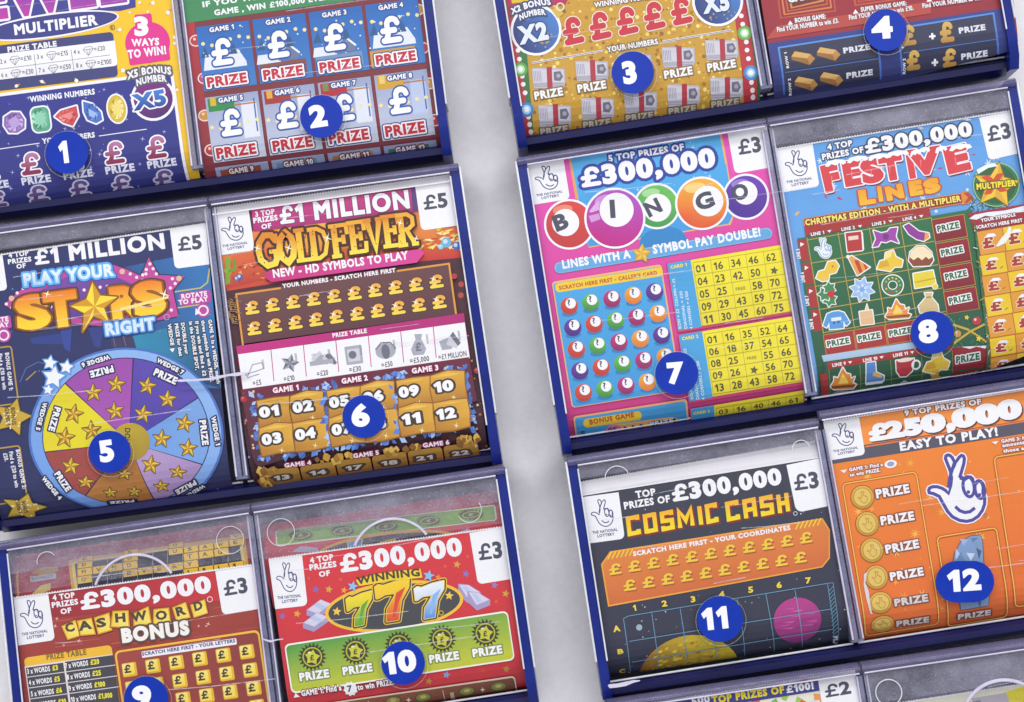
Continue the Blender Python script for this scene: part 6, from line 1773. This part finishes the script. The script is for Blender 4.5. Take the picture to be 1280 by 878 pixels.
    for k, c in (((846, 210), '#b8cce8'), ((900, 130), '#9ab4dc'), ((960, 110), '#5f7ca8'), ((1000, 200), '#46607e'), ((940, 220), '#c9d8ee'), ((880, 235), '#6c8ab8'), ((985, 150), '#7f98bc'), ((930, 525), '#8a9cb8'), ((1020, 510), '#5a6c88')):
        r = random.uniform(26, 44); a = random.uniform(0, 6); x, y = k
        P = [(x + r * math.cos(a + q), y + r * math.sin(a + q)) for q in (0, 2, 4)]
        P = [(min(max(p[0], 850), 1008), min(max(p[1], 110), 540)) for p in P]
        t.poly(P, c)
    t.part('prize_lettering', under=dp)
    t.txt('PRIZE', 882, 608, 1084, 578, 34, '#dcd4dc', .05, [('#7a4a34', 9)])
    t.part('small_print')
    for x0, y0, x1, y1 in ((330, 742, 790, 676), (970, 642, 1100, 618)):
        for k in range(34):
            u = k / 34; t.bar(x0 + (x1 - x0) * u, y0 + (y1 - y0) * u - random.uniform(3, 7), x0 + (x1 - x0) * u + 8, y0 + (y1 - y0) * u - 5, 6, '#a8542c')
    t.poly([(1105, 616), (1140, 604), (1162, 602), (1158, 614), (1110, 624)], '#e8c8b0')
    t.part('pale_mark')  # irregular pale streak down the left side
    t.poly([(292, 330), (312, 318), (300, 380), (322, 440), (330, 520), (345, 575), (332, 572), (306, 480), (290, 400)], '#d8d4da')
    return t

# ------------------------------------------------------------------ tickets of the lowest tray
def ticket_bright():
    t = Sheet('scratchcard', 'multicoloured scratchcard with a top prizes strip, cut off by the bottom edge of the picture', 'scratchcard', GROUP,
              [(770, 886), (1069, 838), (1108, 1080), (812, 1125)], '#e8e4d8', z_end=bot(812, 1110, 1105, 1065))
    t.mag(740, 820, 3.765)
    t.part('pattern_print')
    for _ in range(210):
        x, y = random.uniform(150, 1120), random.uniform(80, 500); r = random.uniform(10, 28); a = random.uniform(0, 6)
        t.poly([(x + r * math.cos(a), y + r * math.sin(a)), (x + r * math.cos(a + 1.8), y + r * .8 * math.sin(a + 1.8)), (x + r * math.cos(a + 3.2), y + r * math.sin(a + 3.2)), (x + r * .8 * math.cos(a + 4.9), y + r * math.sin(a + 4.9))], random.choice(['#7ab04a', '#e0603a', '#e8d8a0', '#d8433a', '#9ac85a', '#c8d8e0', '#e89a4a']))
    t.part('prize_heading')
    t.bar(120, 258, 1066, 108, 56, '#3c3f86')
    t.txt('500', 474, 232, 560, 218, 36, WHITE, .05); t.txt('TOP PRIZES OF', 570, 226, 908, 176, 36, '#f4e02c', .055); t.txt('£100!', 918, 176, 1050, 156, 36, WHITE, .055)
    t.part('ticket_picture'); t.bar(1014, 222, 1070, 206, 60, '#e8d8d8', 4); t.bar(1022, 232, 1064, 220, 10, '#c84a5a')
    price_panel(t, (1060, 92), (1236, 64), 200, '£2', (1102, 198), (1228, 176), 62)
    lottery_panel(t, (112, 246), (290, 218), 200, 20)
    return t

def ticket_fallen():
    t = Sheet('scratchcard', 'pale yellow ticket sunk low behind the dusty window at the lower right corner', 'scratchcard', GROUP,
              [(1090, 884), (1392, 838), (1425, 1060), (1125, 1110)], '#d9d8c8', Y=Y_T + 0.0035, z_end=bot(1125, 1095, 1420, 1050))
    t.mag(1060, 770, 5.818)
    t.part('colour_print')
    t.poly([(1130, 560), (1320, 500), (1400, 700), (1180, 700)], '#d8cc3a'); t.poly([(900, 600), (1150, 560), (1180, 640), (920, 700)], '#b0aab8'); t.poly([(860, 640), (960, 610), (1000, 700), (880, 720)], '#7a8088')
    return t

TICKETS = [ticket_jewel, ticket_winter, ticket_notes, ticket_bars, ticket_stars, ticket_gold, ticket_bingo, ticket_festive,
           ghost_crossword, ticket_crossword, ghost_sevens, ticket_sevens, ticket_cosmic, ticket_coins, ticket_fallen, ticket_bright]
for f in TICKETS:
    random.seed(f.__name__)
    SHEETS.append(f())
    if not f.__name__.startswith('ghost'): SHEETS[-1].teeth()
    SHEETS[-1].build()

# loose ends of further tickets standing behind the front one (white upper edges)
def spare_edge(label, tl, tr, h, dy):
    t = Sheet('paper_edge', label, 'ticket stack', 'upper edges of tickets stacked behind the front ones', [tl, tr, (tr[0] + .15 * h, tr[1] + h), (tl[0] + .15 * h, tl[1] + h)], '#f0eef6', Y=Y_T + dy)
    t.mag(0, 0, 1.0)
    t.teeth(); t.build()
random.seed(3)
for k in range(2):
    spare_edge('pale paper edge of a spare ticket just above the gold nugget ticket', (267 + 1.0 * k, 260.5 + 4 * k), (568 + .6 * k, 218 + 4 * k), 40, .0010 - .0004 * k)
for k in range(4):
    spare_edge('white paper edges of spare tickets fanned above the black cosmic ticket', (724.5 + .8 * k, 603 + 4.2 * k), (1022 + .8 * k, 551 + 5.2 * k), 40, .0022 - .0005 * k)

# ------------------------------------------------------------------ numbered stickers on the windows
def sticker(n, cx, cy, r, txt_box, discs=None, word=''):
    root = None
    cen = at(cx, cy, -0.0004)
    def flat(name, loops_px, col, y, parent, mat):
        V, T = fill(loops_px)
        bm = bmesh.new(); lay = bm.verts.layers.float_color.new('col')
        vs_ = []
        for x, yy in V:
            p = at(x, yy, 0.0); v = bm.verts.new((p.x - cen.x, y, p.z - cen.z)); v[lay] = (*lin(col), 1); vs_.append(v)
        for tr in T:
            try: bm.faces.new([vs_[i] for i in tr])
            except ValueError: pass
        for f in bm.faces:
            f.normal_update()
            if f.normal.y > 0: f.normal_flip()
        if parent is None:
            rr = bmesh.ops.extrude_face_region(bm, geom=bm.faces[:])
            for g in rr['geom']:
                if isinstance(g, bmesh.types.BMVert): g.co.y += 0.00018
            bmesh.ops.recalc_face_normals(bm, faces=bm.faces[:])
        me = bpy.data.meshes.new(name); bm.to_mesh(me); bm.free()
        return link(name, me, mat, parent, cen if parent is None else None)
    P = circle_pts(cx, cy, r, n=56)[::-1]
    if area2(P) < 0: P = P[::-1]
    if discs: P = grow([np.vstack([circle_pts(a, b, 1.0, n=16)[::1] for a, b in discs[:1]]) if False else _capsule(discs)], r - 1.0)[0]
    if area2(P) < 0: P = P[::-1]
    root = flat('number_sticker', [P], '#0a3fbe', 0.0, None, M_STICK)
    set_props(root, word, 'sticker', 'round blue number stickers')
    t = Sheet('number', '', '', '', [(0, 0), (1, 0), (1, 1), (0, 1)], '#ffffff')
    t.mag(0, 0, 1.0); t.cur['prims'] = []; t.boxes = []
    t.txt(n, *txt_box, WHITE, .058)
    loops = []
    bm = bmesh.new(); lay = bm.verts.layers.float_color.new('col')
    for V, T, c, lv in t.cur['prims']:
        vs_ = []
        for (x, yy), cc in zip(V, c):
            p = at(x, yy, 0.0); v = bm.verts.new((p.x - cen.x, -0.00003 - lv * 0.00001, p.z - cen.z)); v[lay] = (*cc, 1); vs_.append(v)
        for tr in T:
            try: bm.faces.new([vs_[i] for i in tr])
            except ValueError: pass
    for f in bm.faces:
        f.normal_update()
        if f.normal.y > 0: f.normal_flip()
    me = bpy.data.meshes.new('number'); bm.to_mesh(me); bm.free()
    link('number', me, M_INK, root)
    # clear rim of the sticker's backing film
    rim = Solid()
    Q = circle_pts(cx + 1.2, cy + 2.2, r + 3.0, n=44)
    if not discs:
        A = [at(x, y, 0.0) - cen for x, y in Q]; B = [at(x, y, 0.0) - cen for x, y in circle_pts(cx + 1.2, cy + 2.2, r + 2.3, n=44)]
        a = [rim.bm.verts.new((p.x, 0.00012, p.z)) for p in A]; b = [rim.bm.verts.new((p.x, 0.00012, p.z)) for p in B]
        for i in range(44): rim.bm.faces.new((a[i], a[(i + 1) % 44], b[(i + 1) % 44], b[i]))
        rim.build('film_rim', M_FILM, root, False)

def _capsule(d):
    (x0, y0), (x1, y1) = d
    P = np.vstack([circle_pts(x1, y1, 1.0, n=16, ang=0), circle_pts(x0, y0, 1.0, n=16, ang=0)])
    c = P.mean(0); hull = []
    pts = sorted(map(tuple, P))
    def half(ps):
        h = []
        for p in ps:
            while len(h) >= 2 and (h[-1][0] - h[-2][0]) * (p[1] - h[-2][1]) - (h[-1][1] - h[-2][1]) * (p[0] - h[-2][0]) <= 0: h.pop()
            h.append(p)
        return h[:-1]
    return np.array(half(pts) + half(pts[::-1]))

M_FILM = film('clear_film', '#dcdce8', 0.15, 0.45, 900, 0.2, False)
for a in (('1', 84, 191, 26.5, (77.5, 205, 89.5, 203.5, 28)), ('2', 402, 146, 26.8, (392.5, 160.5, 412.5, 157.5, 28)), ('3', 791, 91, 26.5, (782.5, 106, 800.5, 103.5, 28.5)), ('4', 1107, 38, 26.3, (1095.5, 49.5, 1118.5, 48, 28)),
          ('5', 137.3, 565, 26.3, (129, 578.5, 147, 576, 27.5)), ('6', 455, 521, 26.8, (444.5, 534.5, 465.5, 532, 28)), ('7', 846, 467, 26.8, (838, 480.5, 856, 479, 27)), ('8', 1165, 416, 26.8, (1154, 430, 1176, 427, 29)),
          ('9', 183, 873, 27.5, (172, 887, 194, 884, 29)), ('10', 504, 829, 27.2, (483, 844, 524, 838.5, 28)), ('11', 900, 774, 28.8, (881, 788.5, 914, 785, 28)), ('12', 1205.8, 727.5, 26.0, (1187.5, 740.5, 1229, 737.5, 27.5))):
    sticker(*a, discs=[(1195.3, 727.5), (1216.6, 727.3)] if a[0] == '12' else None, word='%s blue sticker with the white number %s' % ('wide doubled' if a[0] == '12' else 'round', a[0]))

# pale slivers: bright cracks and a reflection of the clear fronts put into colour
def pale_sliver(label, pts, Y=-0.0010):
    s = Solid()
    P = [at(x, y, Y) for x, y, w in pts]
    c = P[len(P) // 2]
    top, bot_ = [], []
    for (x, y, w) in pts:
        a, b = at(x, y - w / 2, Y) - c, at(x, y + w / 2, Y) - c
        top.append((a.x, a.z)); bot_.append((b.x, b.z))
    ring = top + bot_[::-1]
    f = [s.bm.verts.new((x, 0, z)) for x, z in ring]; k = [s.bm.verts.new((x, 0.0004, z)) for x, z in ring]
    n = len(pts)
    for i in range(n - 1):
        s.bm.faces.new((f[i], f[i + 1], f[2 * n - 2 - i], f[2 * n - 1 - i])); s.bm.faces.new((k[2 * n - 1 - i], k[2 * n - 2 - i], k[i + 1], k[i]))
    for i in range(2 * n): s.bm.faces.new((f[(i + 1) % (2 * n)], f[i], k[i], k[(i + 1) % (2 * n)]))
    o = s.build('white_sliver', M_BEAD, None, False)
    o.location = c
    set_props(o, label, 'window sliver', None)
pale_sliver('bright white crack across the gap between the star wheel and gold nugget windows', [(219, 476, 1), (226, 476, 3), (240, 475.5, 2.4), (262, 474, 2.6), (272, 472, 4), (286, 469, 2.5), (297, 468, 4.5), (312, 465.5, 1)])
pale_sliver('painted curved white reflection beside the triple seven window', [(328, 798, 1), (331, 800, 2.0), (338, 802, 2.6), (346, 800, 1.6), (354, 799, 1)])  # curved reflection on the cover, put in as a pale shape
pale_sliver('bright white sliver on the bottom edge of the black cosmic window', [(760, 857, 1), (762, 858, 5), (772, 857, 5), (782, 855, 5.5), (792, 852, 3.4), (800, 851, 1.2)])

bpy.data.objects.remove(_fobj); bpy.data.curves.remove(_font)
